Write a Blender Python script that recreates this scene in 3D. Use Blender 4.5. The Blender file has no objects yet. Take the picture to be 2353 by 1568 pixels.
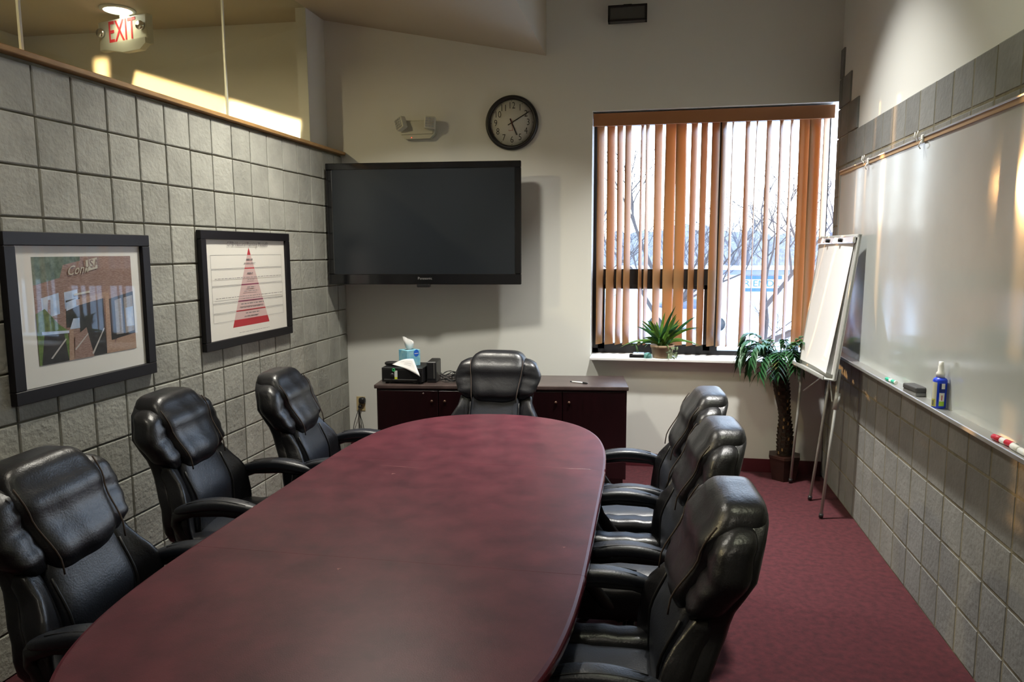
import bpy, bmesh, math, random
from mathutils import Vector, Matrix, noise
random.seed(7)
PI = math.pi
S = bpy.context.scene
COL = S.collection

# ------------------------------------------------------------------ camera
cam = bpy.data.cameras.new('camera'); camo = bpy.data.objects.new('camera', cam); COL.objects.link(camo)
CP = Vector((2.4584, -5.6189, 1.6688))
CR = Vector((0.98219999, 0.18779829, -0.00387053)); CU = Vector((-0.0192684, 0.1212294, 0.99243748)); CF = Vector((-0.18684729, 0.97469751, -0.12269009))
mt = Matrix((CR, CU, -CF)).transposed().to_4x4(); mt.translation = CP
camo.matrix_world = mt
cam.sensor_fit = 'HORIZONTAL'; cam.sensor_width = 36.0; cam.lens = 1676.08 / 2353 * 36.0
cam.clip_start = .05; cam.clip_end = 400
S.camera = camo

# ------------------------------------------------------------------ world, sun, lamps, exposure
S.view_settings.view_transform = 'Standard'; S.view_settings.look = 'None'
S.view_settings.exposure = 0.0; S.view_settings.gamma = 1.0; S.view_settings.use_curve_mapping = False
w = bpy.data.worlds.new('world'); S.world = w; w.use_nodes = True
wn = w.node_tree; wn.nodes.clear()
wo = wn.nodes.new('ShaderNodeOutputWorld'); wb = wn.nodes.new('ShaderNodeBackground')
wr = wn.nodes.new('ShaderNodeValToRGB'); wt = wn.nodes.new('ShaderNodeTexCoord'); ws = wn.nodes.new('ShaderNodeSeparateXYZ')
wn.links.new(wt.outputs['Generated'], ws.inputs[0]); wn.links.new(ws.outputs['Z'], wr.inputs[0])
wr.color_ramp.elements[0].position = 0.0; wr.color_ramp.elements[0].color = (.95, .95, .97, 1)
wr.color_ramp.elements[1].position = .35; wr.color_ramp.elements[1].color = (.50, .68, 1.0, 1)
wn.links.new(wr.outputs[0], wb.inputs[0]); wb.inputs[1].default_value = 10.0
wn.links.new(wb.outputs[0], wo.inputs[0])

def light(name, kind, loc, power, color, size=None, sizey=None, direction=(0, 0, -1), spread=None, shape=None, angle=None, blend=None, spin=0):
    l = bpy.data.lights.new(name, kind); o = bpy.data.objects.new(name, l); COL.objects.link(o)
    l.energy = power; l.color = color
    if kind == 'AREA':
        l.shape = shape or 'DISK'; l.size = size
        if sizey: l.size_y = sizey
        if spread: l.spread = spread
    if kind == 'SUN': l.angle = angle
    if kind == 'SPOT': l.spot_size = angle; l.spot_blend = blend; l.shadow_soft_size = size
    o.location = loc
    o.rotation_euler = (Vector(direction).to_track_quat('-Z', 'Y') @ Matrix.Rotation(spin, 3, 'Z').to_quaternion()).to_euler()
    return o
SUN_DIR = Vector((1, -2.15, -.17)).normalized()
light('sun', 'SUN', (0, 20, 8), 6.0, (1.0, .50, .18), direction=SUN_DIR, angle=math.radians(.9))
WARM = (1.0, .92, .76)
light('ceiling_lamp_light', 'AREA', (.87, -1.62, 3.22), 44, (1, .95, .83), .26, spread=math.radians(132))
light('ceiling_lamp_light', 'AREA', (.75, -3.9, 3.22), 9, WARM, .16, spread=math.radians(128))
light('ceiling_lamp_light', 'AREA', (2.75, -1.35, 4.35), 62, (1, .98, .93), .18, spread=math.radians(72))
light('ceiling_lamp_light', 'AREA', (2.7, -3.3, 4.35), 12, (.97, .98, .72), .16, direction=(.3, .1, -1), spread=math.radians(115))
light('ceiling_lamp_light', 'AREA', (2.3, -5.9, 4.3), 12, WARM, .3, spread=math.radians(120))
light('hall_lamp_and_fill', 'AREA', (-1.539, -.512, 3.44), 1.6, (1, .85, .6), .18, spread=math.radians(150))
light('hall_lamp_and_fill', 'AREA', (-1.3, -3.0, 3.44), 120, (1, .76, .46), .18, spread=math.radians(170))  # unseen fill added to brighten the hall wall, no fixture here
# narrow lamps added in the hall, standing in for low sun on its end wall
light('hall_sunbeam_standin', 'AREA', (-1.03, -1.2, 2.81), 5.5, (1.0, .60, .25), 1.70, .22, direction=(0, 1, 0), spread=math.radians(3), shape='RECTANGLE', spin=math.radians(-17.3))
light('hall_sunbeam_standin', 'AREA', (-.60, -1.2, 2.67), 6.0, (1.0, .75, .45), .78, .16, direction=(0, 1, 0), spread=math.radians(7), shape='RECTANGLE', spin=math.radians(-17.3))
light('hall_sunbeam_standin', 'AREA', (-2.13, -1.2, 3.2), .3, (1.0, .60, .25), .12, .16, direction=(0, 1, 0), spread=math.radians(5), shape='RECTANGLE')
pr = light('window_portal', 'AREA', (2.85, .3, 1.75), 1, (1, 1, 1), 1.8, 1.9, direction=(0, -1, 0), shape='RECTANGLE')
pr.data.cycles.is_portal = True

# ------------------------------------------------------------------ materials
def mat(name, color, rough=.5, metal=0, var=0, vscale=6, bump=0, bscale=60, coat=0, detail=4, color2=None, spec=None, trans=0, emis=None, estr=0, rand=0, sheen=0, stretch=None, bump2=0, bscale2=8):
    m = bpy.data.materials.new(name); m.use_nodes = True
    n = m.node_tree; b = n.nodes['Principled BSDF']; L = n.links.new
    c = (*color, 1)
    b.inputs['Base Color'].default_value = c
    b.inputs['Roughness'].default_value = rough; b.inputs['Metallic'].default_value = metal
    if coat: b.inputs['Coat Weight'].default_value = coat; b.inputs['Coat Roughness'].default_value = .08
    if spec is not None: b.inputs['Specular IOR Level'].default_value = spec
    if sheen: b.inputs['Sheen Weight'].default_value = sheen
    if emis: b.inputs['Emission Color'].default_value = (*emis, 1); b.inputs['Emission Strength'].default_value = estr
    tc = n.nodes.new('ShaderNodeTexCoord'); mp = n.nodes.new('ShaderNodeMapping'); L(tc.outputs['Object'], mp.inputs[0])
    if stretch: mp.inputs['Scale'].default_value = stretch
    last = None
    if rand or var or color2:
        oi = n.nodes.new('ShaderNodeObjectInfo')
    if rand:
        va = n.nodes.new('ShaderNodeVectorMath'); va.operation = 'ADD'; mu = n.nodes.new('ShaderNodeMath'); mu.operation = 'MULTIPLY'; mu.inputs[1].default_value = 57
        L(oi.outputs['Random'], mu.inputs[0]); L(mp.outputs[0], va.inputs[0]); L(mu.outputs[0], va.inputs[1]); src = va.outputs[0]
    else: src = mp.outputs[0]
    if var or color2:
        t = n.nodes.new('ShaderNodeTexNoise'); t.inputs['Scale'].default_value = vscale; t.inputs['Detail'].default_value = detail; t.inputs['Roughness'].default_value = .6
        L(src, t.inputs['Vector'])
        r = n.nodes.new('ShaderNodeValToRGB'); L(t.outputs[0], r.inputs[0])
        c2 = color2 or tuple(min(1, x * (1 + var)) for x in color)
        c1 = color if color2 else tuple(x * (1 - var) for x in color)
        r.color_ramp.elements[0].position = .32; r.color_ramp.elements[0].color = (*c1, 1)
        r.color_ramp.elements[1].position = .68; r.color_ramp.elements[1].color = (*c2, 1)
        last = r.outputs[0]
    if rand:
        mx = n.nodes.new('ShaderNodeMix'); mx.data_type = 'RGBA'; mx.blend_type = 'MULTIPLY'; mx.inputs[0].default_value = 1
        mr = n.nodes.new('ShaderNodeMapRange'); mr.inputs[3].default_value = 1 - rand; mr.inputs[4].default_value = 1 + rand
        L(oi.outputs['Random'], mr.inputs[0])
        if last: L(last, mx.inputs[6])
        else: mx.inputs[6].default_value = c
        L(mr.outputs[0], mx.inputs[7]); last = mx.outputs[2]
    if last: L(last, b.inputs['Base Color'])
    if bump:
        t2 = n.nodes.new('ShaderNodeTexNoise'); t2.inputs['Scale'].default_value = bscale; t2.inputs['Detail'].default_value = 5
        L(src, t2.inputs['Vector']); bp = n.nodes.new('ShaderNodeBump'); bp.inputs['Strength'].default_value = bump; bp.inputs['Distance'].default_value = .01
        L(t2.outputs[0], bp.inputs['Height']); L(bp.outputs[0], b.inputs['Normal'])
        if bump2:
            t3 = n.nodes.new('ShaderNodeTexNoise'); t3.inputs['Scale'].default_value = bscale2; t3.inputs['Detail'].default_value = 2; t3.inputs['Distortion'].default_value = 1.2
            L(src, t3.inputs['Vector']); b2 = n.nodes.new('ShaderNodeBump'); b2.inputs['Strength'].default_value = bump2; b2.inputs['Distance'].default_value = .03
            L(t3.outputs[0], b2.inputs['Height']); L(b2.outputs[0], bp.inputs['Normal'])
    return m

def glassmat(name, tint=(1, 1, 1), gloss=1.0):
    m = bpy.data.materials.new(name); m.use_nodes = True; n = m.node_tree; n.nodes.clear(); L = n.links.new
    o = n.nodes.new('ShaderNodeOutputMaterial'); t = n.nodes.new('ShaderNodeBsdfTransparent'); g = n.nodes.new('ShaderNodeBsdfGlossy'); lw = n.nodes.new('ShaderNodeLayerWeight'); lw.inputs[0].default_value = .5; pw = n.nodes.new('ShaderNodeMath'); pw.operation = 'POWER'; pw.inputs[1].default_value = 5; L(lw.outputs['Facing'], pw.inputs[0]); f = n.nodes.new('ShaderNodeMath'); f.operation = 'MULTIPLY_ADD'; f.inputs[1].default_value = .92; f.inputs[2].default_value = .045; L(pw.outputs[0], f.inputs[0])
    mx = n.nodes.new('ShaderNodeMixShader'); t.inputs[0].default_value = (*tint, 1); g.inputs['Roughness'].default_value = .02
    mu = n.nodes.new('ShaderNodeMath'); mu.operation = 'MULTIPLY'; mu.inputs[1].default_value = gloss; mu.use_clamp = True; L(f.outputs[0], mu.inputs[0])
    L(mu.outputs[0], mx.inputs[0]); L(t.outputs[0], mx.inputs[1]); L(g.outputs[0], mx.inputs[2]); L(mx.outputs[0], o.inputs[0])
    return m

def slatmat():
    m = bpy.data.materials.new('slat_vinyl'); m.use_nodes = True; n = m.node_tree; b = n.nodes['Principled BSDF']; L = n.links.new
    o = n.nodes['Material Output']
    b.inputs['Base Color'].default_value = (.42, .235, .10, 1); b.inputs['Roughness'].default_value = .42
    t = n.nodes.new('ShaderNodeBsdfTranslucent'); t.inputs[0].default_value = (.78, .40, .15, 1)
    mx = n.nodes.new('ShaderNodeMixShader'); mx.inputs[0].default_value = .24
    L(b.outputs[0], mx.inputs[1]); L(t.outputs[0], mx.inputs[2]); L(mx.outputs[0], o.inputs[0])
    return m

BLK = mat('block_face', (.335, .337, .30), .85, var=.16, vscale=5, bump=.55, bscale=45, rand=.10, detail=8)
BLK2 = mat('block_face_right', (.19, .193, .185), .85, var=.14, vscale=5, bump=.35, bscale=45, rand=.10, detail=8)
MORT = mat('mortar', (.17, .155, .105), .95, var=.3, vscale=9, bump=.3)
WALL = mat('wall_paint', (.72, .725, .685), .6, bump=.06, bscale=220)
CEIL = mat('ceiling_paint', (.46, .41, .31), .8, bump=.05, bscale=120)
CARPET = mat('carpet', (.050, .0065, .011), .98, color2=(.100, .015, .022), vscale=30, bump=.8, bscale=420, detail=9)
BASEM = mat('vinyl_base', (.085, .012, .018), .5)
LEDGE = mat('ledge_wood', (.38, .22, .085), .5, var=.2, vscale=9, stretch=(8, 1, 8))
MAHOG = mat('mahogany_laminate', (.050, .0088, .016), .40, color2=(.098, .020, .030), vscale=9, detail=9, bump=.05, bscale=300, spec=.3)
MAHOGD = mat('mahogany_edge', (.10, .012, .022), .22, coat=.4)
CRED = mat('credenza_wood', (.013, .0025, .004), .3, var=.4, vscale=6, stretch=(6, 6, .6))
CREDT = mat('credenza_top', (.06, .042, .038), .3, var=.3, vscale=8)
CREDD = mat('credenza_door', (.008, .0012, .002), .3, var=.3, vscale=6, stretch=(6, 6, .6))
LEATH = mat('black_leather', (.008, .0082, .0105), .34, bump=.10, bscale=170, bump2=.10, bscale2=7, spec=.5)
LEATH_SKY = mat('black_leather_sky_tint', (.0105, .013, .020), .40, bump=.12, bscale=170, bump2=.08, bscale2=5, spec=.6)  # faint blue in the base colour paints in the sky's reflection
SEAM = mat('seam_piping', (.006, .006, .007), .5)
STITCH = mat('stitching', (.045, .03, .022), .8)
PLAST = mat('black_plastic', (.012, .012, .013), .38)
PLASTG = mat('black_gloss', (.006, .006, .007), .12, coat=.5)
SCREEN = mat('tv_screen', (.017, .021, .026), .2, spec=.6)
CHROME = mat('chrome', (.7, .7, .7), .18, 1)
ALU = mat('aluminium', (.50, .50, .48), .38, .9)
EASELM = mat('easel_metal', (.40, .41, .39), .45, .1)
DARKFR = mat('dark_bronze_frame', (.012, .011, .011), .45)
WHITEP = mat('white_plastic', (.75, .75, .72), .4)
BEIGEP = mat('beige_plastic', (.56, .56, .47), .4)
IVORY = mat('ivory_plate', (.50, .40, .21), .45)
CLOCKF = mat('clock_face', (.60, .60, .55), .5)
INK = mat('ink', (.02, .02, .022), .6)
REDP = mat('red_print', (.42, .03, .04), .6)
BOARD = mat('whiteboard_enamel', (.43, .455, .44), .12, var=.04, vscale=3, spec=.5)
CORK = mat('tan_map_rail', (.40, .26, .14), .6)
PAPER = mat('paper', (.78, .77, .76), .75)
MATB = mat('mat_board', (.72, .72, .68), .7)
FRAMEM = mat('picture_frame_black', (.008, .007, .009), .45, spec=.3)
PGLASS = glassmat('picture_glass', gloss=.28)
GLASS = glassmat('partition_glass', (.93, .97, .93), 1.0)
WGLASS = glassmat('window_glass', (.95, .98, .97), .8)
SLAT = slatmat()
VAL = mat('valance_vinyl', (.36, .155, .06), .5)
SILL = mat('sill_white', (.8, .8, .8), .35)
SNOW = mat('snow', (.85, .87, .92), .8, bump=.3, bscale=2)
BARK = mat('bark', (.045, .035, .034), .9)
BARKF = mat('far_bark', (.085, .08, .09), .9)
HILLM = mat('wooded_slope', (.135, .125, .13), .95, var=.4, vscale=2.5, detail=10, stretch=(2, 1, .35))
LEAF = mat('leaf_dark', (.022, .095, .03), .42, var=.35, vscale=14)
LEAF2 = mat('leaf_bright', (.07, .17, .02), .4, var=.3, vscale=14)
LEAF3 = mat('leaf_variegated', (.25, .33, .2), .5)
TRUNK = mat('palm_trunk', (.020, .011, .006), .85, bump=.6, bscale=50)
SCALE = mat('trunk_scale', (.032, .018, .009), .8)
SCAR = mat('trunk_scar', (.26, .16, .06), .8)
POTW = mat('wood_planter', (.022, .007, .004), .45, var=.5, vscale=10)
TERRA = mat('terracotta', (.27, .19, .12), .8, var=.2, vscale=8)
SOIL = mat('soil', (.02, .015, .01), .95)

# ------------------------------------------------------------------ mesh helpers
class MB:
    def __init__(s): s.b = bmesh.new(); s.mi = 0
    def _f(s, vs, sm=False):
        try:
            f = s.b.faces.new(vs); f.smooth = sm; f.material_index = s.mi; return f
        except ValueError: return None
    def box(s, x0, x1, y0, y1, z0, z1, bev=0, seg=1, M=None):
        vs = [s.b.verts.new((x, y, z)) for x in (x0, x1) for y in (y0, y1) for z in (z0, z1)]
        fs = [s._f([vs[i] for i in q]) for q in ((0, 1, 3, 2), (4, 6, 7, 5), (0, 4, 5, 1), (2, 3, 7, 6), (0, 2, 6, 4), (1, 5, 7, 3))]
        if bev:
            es = list({e for f in fs for e in f.edges})
            r = bmesh.ops.bevel(s.b, geom=es, offset=bev, segments=seg, affect='EDGES', profile=.5)
            vs = list({v for f in r['faces'] for v in f.verts} | {v for f in fs if f.is_valid for v in f.verts})
            for f in r['faces']: f.material_index = s.mi
        if M:
            for v in vs: v.co = M @ v.co
        return s
    def tube(s, pts, r, n=8, caps=True, flat=None, up=None):
        pts = [Vector(p) for p in pts]; rs = r if isinstance(r, (list, tuple)) else [r] * len(pts)
        rings = []; prev = None
        for i, p in enumerate(pts):
            t = (pts[min(i + 1, len(pts) - 1)] - pts[max(i - 1, 0)]).normalized()
            if prev is None:
                a = Vector(up) if up else (Vector((0, 0, 1)) if abs(t.z) < .9 else Vector((1, 0, 0)))
            else: a = prev
            a = (a - t * a.dot(t)).normalized(); c = t.cross(a); prev = a
            fl = flat or 1
            rings.append([s.b.verts.new(p + (a * math.cos(2 * PI * k / n) + c * fl * math.sin(2 * PI * k / n)) * rs[i]) for k in range(n)])
        for i in range(len(rings) - 1):
            for k in range(n): s._f([rings[i][k], rings[i][(k + 1) % n], rings[i + 1][(k + 1) % n], rings[i + 1][k]], True)
        if caps: s._f(rings[0][::-1]); s._f(rings[-1])
        return s
    def lathe(s, prof, n=24, M=None, smooth=True, caps=True):
        M = M or Matrix(); rings = []
        for r, z in prof:
            rings.append([s.b.verts.new(M @ Vector((r * math.cos(2 * PI * k / n), r * math.sin(2 * PI * k / n), z))) for k in range(n)] if r > 1e-6 else [s.b.verts.new(M @ Vector((0, 0, z)))])
        for A, B_ in zip(rings, rings[1:]):
            for k in range(n):
                q = [A[k % len(A)], A[(k + 1) % len(A)], B_[(k + 1) % len(B_)], B_[k % len(B_)]]
                u = []
                for v in q:
                    if v not in u: u.append(v)
                if len(u) > 2: s._f(u, smooth)
        for R_ in (rings[0], rings[-1]) if caps else ():
            if len(R_) > 2: s._f(R_)
        return s
    def grid(s, rows, close=False, sm=True):
        V = [[s.b.verts.new(p) for p in r] for r in rows]
        m = len(V[0])
        for i in range(len(V) - 1):
            for k in range(m if close else m - 1): s._f([V[i][k], V[i][(k + 1) % m], V[i + 1][(k + 1) % m], V[i + 1][k]], sm)
        return V
    def prism(s, pts, h0, h1, M=None, sm=False):
        M = M or Matrix()
        a = [s.b.verts.new(M @ Vector((x, y, h0))) for x, y in pts]; c = [s.b.verts.new(M @ Vector((x, y, h1))) for x, y in pts]
        s._f(a[::-1]); s._f(c)
        for i in range(len(pts)): s._f([a[i], a[(i + 1) % len(pts)], c[(i + 1) % len(pts)], c[i]], sm)
        return s
    def poly(s, pts): s._f([s.b.verts.new(p) for p in pts]); return s
    def sup(s, size, n=4, res=8, f=None):
        """rounded super-ellipsoid cushion of full size, deformed by f"""
        hx, hy, hz = [q / 2 for q in size]; cache = {}
        def vert(p):
            k = tuple(round(q, 5) for q in p)
            if k not in cache:
                q = (abs(p[0]) ** n + abs(p[1]) ** n + abs(p[2]) ** n) ** (1 / n)
                v = Vector((p[0] / q * hx, p[1] / q * hy, p[2] / q * hz))
                if f: v = Vector(f(v))
                cache[k] = s.b.verts.new(v)
            return cache[k]
        T = [math.tan((i / res * 2 - 1) * PI / 4) for i in range(res + 1)]
        for ax in range(3):
            for sg in (-1, 1):
                for i in range(res):
                    for j in range(res):
                        q = []
                        for a, c in ((T[i], T[j]), (T[i + 1], T[j]), (T[i + 1], T[j + 1]), (T[i], T[j + 1])):
                            p = [0, 0, 0]; p[ax] = sg; p[(ax + 1) % 3] = a; p[(ax + 2) % 3] = c; q.append(vert(p))
                        s._f(q if sg > 0 else q[::-1], True)
        return s
    def mesh(s, name, mats):
        bmesh.ops.recalc_face_normals(s.b, faces=s.b.faces)
        me = bpy.data.meshes.new(name); s.b.to_mesh(me); s.b.free()
        for m in (mats if isinstance(mats, (list, tuple)) else [mats]): me.materials.append(m)
        return me
    def obj(s, name, mats, parent=None, loc=None, sub=0):
        me = s.mesh(name, mats); o = bpy.data.objects.new(name, me); COL.objects.link(o)
        if parent: o.parent = parent
        if loc: o.location = loc
        if sub:
            md = o.modifiers.new('subsurf', 'SUBSURF'); md.levels = sub; md.render_levels = sub
        return o
def link(name, me, parent=None, loc=(0, 0, 0), rot=(0, 0, 0)):
    o = bpy.data.objects.new(name, me); COL.objects.link(o); o.parent = parent; o.location = loc; o.rotation_euler = rot; return o
def tag(o, label, cat, group=None, kind=None):
    o['label'] = label; o['category'] = cat
    if group: o['group'] = group
    if kind: o['kind'] = kind
    return o
def root(name, label, cat, loc, rz=0, group=None):
    o = bpy.data.objects.new(name, None); COL.objects.link(o); o.location = loc; o.rotation_euler = (0, 0, rz); o.empty_display_size = .1
    return tag(o, label, cat, group)
def struct(o, label=None):
    o['kind'] = 'structure'
    if label: o['label'] = label
    return o
def copy_tree(o, parent=None):
    c = o.copy(); COL.objects.link(c); c.parent = parent
    for ch in [q for q in o.children]: copy_tree(ch, c)
    return c
def text_mesh(txt, size, ext=.0006, align='CENTER', shear=0, bold=0, sx=1):
    cu = bpy.data.curves.new('txt', 'FONT'); cu.body = txt; cu.size = size; cu.extrude = ext; cu.align_x = align; cu.align_y = 'CENTER'; cu.shear = shear; cu.offset = bold; cu.resolution_u = 3
    o = bpy.data.objects.new('txt', cu); COL.objects.link(o); dg = bpy.context.evaluated_depsgraph_get(); dg.update()
    me = bpy.data.meshes.new_from_object(o.evaluated_get(dg)); bpy.data.objects.remove(o); bpy.data.curves.remove(cu)
    if sx != 1: me.transform(Matrix.Diagonal((sx, 1, 1, 1)))
    return me
def text(name, txt, size, m, parent, loc, rot, **k):
    me = text_mesh(txt, size, **k); me.materials.clear(); me.materials.append(m)
    return link(name, me, parent, loc, rot)

# ================================================================== STRUCTURE
B = .2032; W = 3.72
YF = -7.6   # wall behind the camera
struct(MB().box(-2.9, W + .25, YF, .25, -.12, 0).obj('floor', CARPET))
# back wall with window opening x 2.0..3.7, z .855..2.70 ; hall end wall is its continuation
WX0, WX1, WZ0, WZ1 = 2.0, W, .86, 2.70
b = MB()
b.box(-2.9, WX0, 0, .25, 0, 4.8); b.box(WX0, W + .25, 0, .25, 0, WZ0 - .02); b.box(WX0, W + .25, 0, .25, WZ1, 4.8)
struct(b.obj('wall_back', WALL))
# right wall : drywall above, mortar behind the blocks
wr_ = struct(MB().box(W + .012, W + .25, YF, 0, 0, 4.8).obj('wall_right', [WALL]))
struct(MB().box(W + .002, W + .0125, YF, -.0, 0, 2.432).obj('mortar_bed', MORT, wr_))
wl = struct(MB().box(-.19, -.012, YF, 0, 0, 2.43).obj('wall_left', MORT))
struct(MB().box(-.2, .0, -7.5, -7.4, 0, .01).obj('mortar_bed', MORT, wl))
struct(MB().box(-2.9, W + .25, YF - .15, YF, 0, 4.8).obj('wall_front', WALL))
struct(MB().box(-3.05, -2.9, YF, .25, 0, 4.8).obj('wall_hall', WALL))
# sloped ceiling over the left part, with drop face at x = 1.65, high ceiling beyond
zc = lambda x: 3.116 + (1.65 - x) * .2035
b = MB()
b.prism([(1.65, zc(1.65)), (-.12, zc(-.12)), (-2.9, zc(-.12) + .03), (-2.9, 4.9), (1.65, 4.9)], YF, 0, Matrix(((1, 0, 0, 0), (0, 0, 1, 0), (0, 1, 0, 0), (0, 0, 0, 1))))
struct(b.obj('ceiling', CEIL))
struct(MB().box(1.65, W + .25, YF, .25, 4.6, 4.75).obj('ceiling_high', CEIL))

def block_mesh(w, h, d, seed, m):
    rnd = random.Random(seed); j = lambda a: rnd.uniform(-a, a)
    g = .0042; bv = .004
    x0, x1, z0, z1 = g, w - g, g, h - g
    b = MB(); B_ = b.b
    back = [B_.verts.new((0, x, z)) for x, z in ((x0, z0), (x1, z0), (x1, z1), (x0, z1))]
    mid = [B_.verts.new((d - .003, x + j(.0012), z + j(.0012))) for x, z in ((x0, z0), (x1, z0), (x1, z1), (x0, z1))]
    fr = [B_.verts.new((d + j(.0008), x, z)) for x, z in ((x0 + bv, z0 + bv), (x1 - bv, z0 + bv), (x1 - bv, z1 - bv), (x0 + bv, z1 - bv))]
    for A, C_ in ((back, mid), (mid, fr)):
        for i in range(4): b._f([A[i], A[(i + 1) % 4], C_[(i + 1) % 4], C_[i]])
    b._f(fr)
    return b.mesh('block', m)
def block_wall(parent, ys, zs, x, sgn, m, keep, tail=None):
    """ys descending list of joint positions, zs ascending"""
    cache = {}; n = 0
    for zi in range(len(zs) - 1):
        for yi in range(len(ys) - 1):
            if not keep(yi, zi): continue
            wd = ys[yi] - ys[yi + 1]; h = zs[zi + 1] - zs[zi]; var = (yi * 7 + zi * 13) % 5
            k = (round(wd, 3), round(h, 3), var)
            if k not in cache: cache[k] = block_mesh(wd, h, .012, hash(k) & 0xffff, m)
            o = link('block', cache[k], parent, (x, ys[yi + 1], zs[zi]))
            if sgn < 0:
                o.rotation_euler = (0, 0, PI); o.location = (x, ys[yi], zs[zi])
            n += 1
    return n
# left wall blocks
zl = [0.0] + [2.4187 - B * j for j in range(11, -1, -1)]
yl = [0.0] + [-.0 - (3.2047 - k * B) for k in range(15, -6, -1)]
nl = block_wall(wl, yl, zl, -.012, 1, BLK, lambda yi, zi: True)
# right wall blocks
yr = [0, -.09, -.30, -.515, -.70, -.883, -1.066, -1.248] + [-.0287 - k * B for k in range(7, 23)]
zr = [k * B for k in range(13)]
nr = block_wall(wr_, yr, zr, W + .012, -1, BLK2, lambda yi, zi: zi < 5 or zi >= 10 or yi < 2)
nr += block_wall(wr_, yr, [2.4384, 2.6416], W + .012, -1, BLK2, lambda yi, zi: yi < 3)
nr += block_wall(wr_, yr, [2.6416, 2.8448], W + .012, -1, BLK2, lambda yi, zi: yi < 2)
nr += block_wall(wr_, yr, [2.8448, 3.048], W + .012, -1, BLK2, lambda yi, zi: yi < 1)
# blocks outside the picture, joined
def far_blocks(parent, y0, y1, x, sgn, zs, m):
    b = MB(); y = y0
    while y > y1:
        for zi in range(len(zs) - 1):
            xs = sorted((x, x + sgn * .012))
            b.box(xs[0], xs[1], y - B + .005, y - .005, zs[zi] + .005, zs[zi + 1] - .005)
        y -= B
    o = b.obj('block_course', m, parent); o['kind'] = 'stuff'
far_blocks(wl, yl[-1], YF + .2, -.012, 1, zl, BLK)
far_blocks(wr_, yr[-1], YF + .2, W + .012, -1, zr, BLK2)
# ledge, glass, stub, base
o = struct(MB().box(-.23, .032, YF, -.002, 2.432, 2.456, .003).obj('trim_1', LEDGE), 'brown wooden ledge capping the grey block partition')
GT = zc(-.12) - .004
gp = root('glass_partition', 'frameless clear glass screen standing on the wooden ledge', 'glass', (-.12, 0, 2.458))
ys_ = [-.31, -1.413, -2.913, -4.413, -5.913, -7.4]
for a, c in zip(ys_, ys_[1:]):
    MB().box(-.005, .005, c + .004, a - .004, 0, GT - 2.458).obj('glass_panel', GLASS, gp)
SEAL = mat('silicone_joint', (.62, .66, .60), .4)
for y in ys_[1:-1]: MB().box(-.006, .006, y - .006, y + .006, 0, GT - 2.458).obj('silicone_joint', SEAL, gp)
struct(MB().box(-.20, -.118, -.31, -.002, 2.457, GT + .03).obj('wall_stub', WALL))
for (x0, x1, y0, y1, nm) in ((.0, W, -.008, 0, 'baseboard_back'),):
    struct(MB().box(x0 + .001, x1 - .001, y0, y1, 0.0, .102, .002).obj(nm, BASEM))

# ------------------------------------------------------------------ window
win = struct(root('window_1', None, None, (0, 0, 0)))
for k in ('label', 'category'):
    if k in win: del win[k]
FY0, FY1 = .185, .24
struct(MB().box(WX0 + .001, W - .001, -.098, .25, WZ0 - .022, WZ0, .004).obj('window_sill', SILL, win))
MB().box(WX0, WX0 + .045, FY0, FY1, WZ0, WZ1).obj('window_frame', DARKFR, win)
MB().box(WX1 - .03, WX1, FY0, FY1, WZ0, WZ1).obj('window_frame', DARKFR, win)
MB().box(WX0, WX1, FY0, FY1, WZ0, WZ0 + .035).obj('window_frame', DARKFR, win)
MB().box(WX0, WX1, FY0, FY1, WZ1 - .08, WZ1).obj('window_frame', DARKFR, win)
MB().box(2.905, 2.962, FY0 - .01, FY1, WZ0 + .035, WZ1 - .08).obj('mullion', DARKFR, win)
MB().box(WX0 + .045, 2.905, FY0, FY1, 1.40, 1.525).obj('transom_rail', DARKFR, win)
b = MB(); SX0, SX1, SZ0, SZ1 = WX0 + .045, 2.905, WZ0 + .035, 1.40
for q in ((SX0, SX0 + .05, SZ0, SZ1), (SX1 - .05, SX1, SZ0, SZ1), (SX0, SX1, SZ0, SZ0 + .045), (SX0, SX1, SZ1 - .03, SZ1)):
    b.box(q[0], q[1], FY0 - .015, FY1 - .01, q[2], q[3])
sash = b.obj('sash', DARKFR, win)
MB().box(2.55, 2.63, .165, .175, .905, .918).obj('latch', ALU, sash)
for q in ((WX0 + .045, 2.905, WZ0 + .035, 1.4), (WX0 + .045, 2.905, 1.525, WZ1 - .08), (2.962, WX1 - .03, WZ0 + .035, WZ1 - .08)):
    MB().box(q[0], q[1], .212, .218, q[2], q[3]).obj('pane', WGLASS, win)

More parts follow.
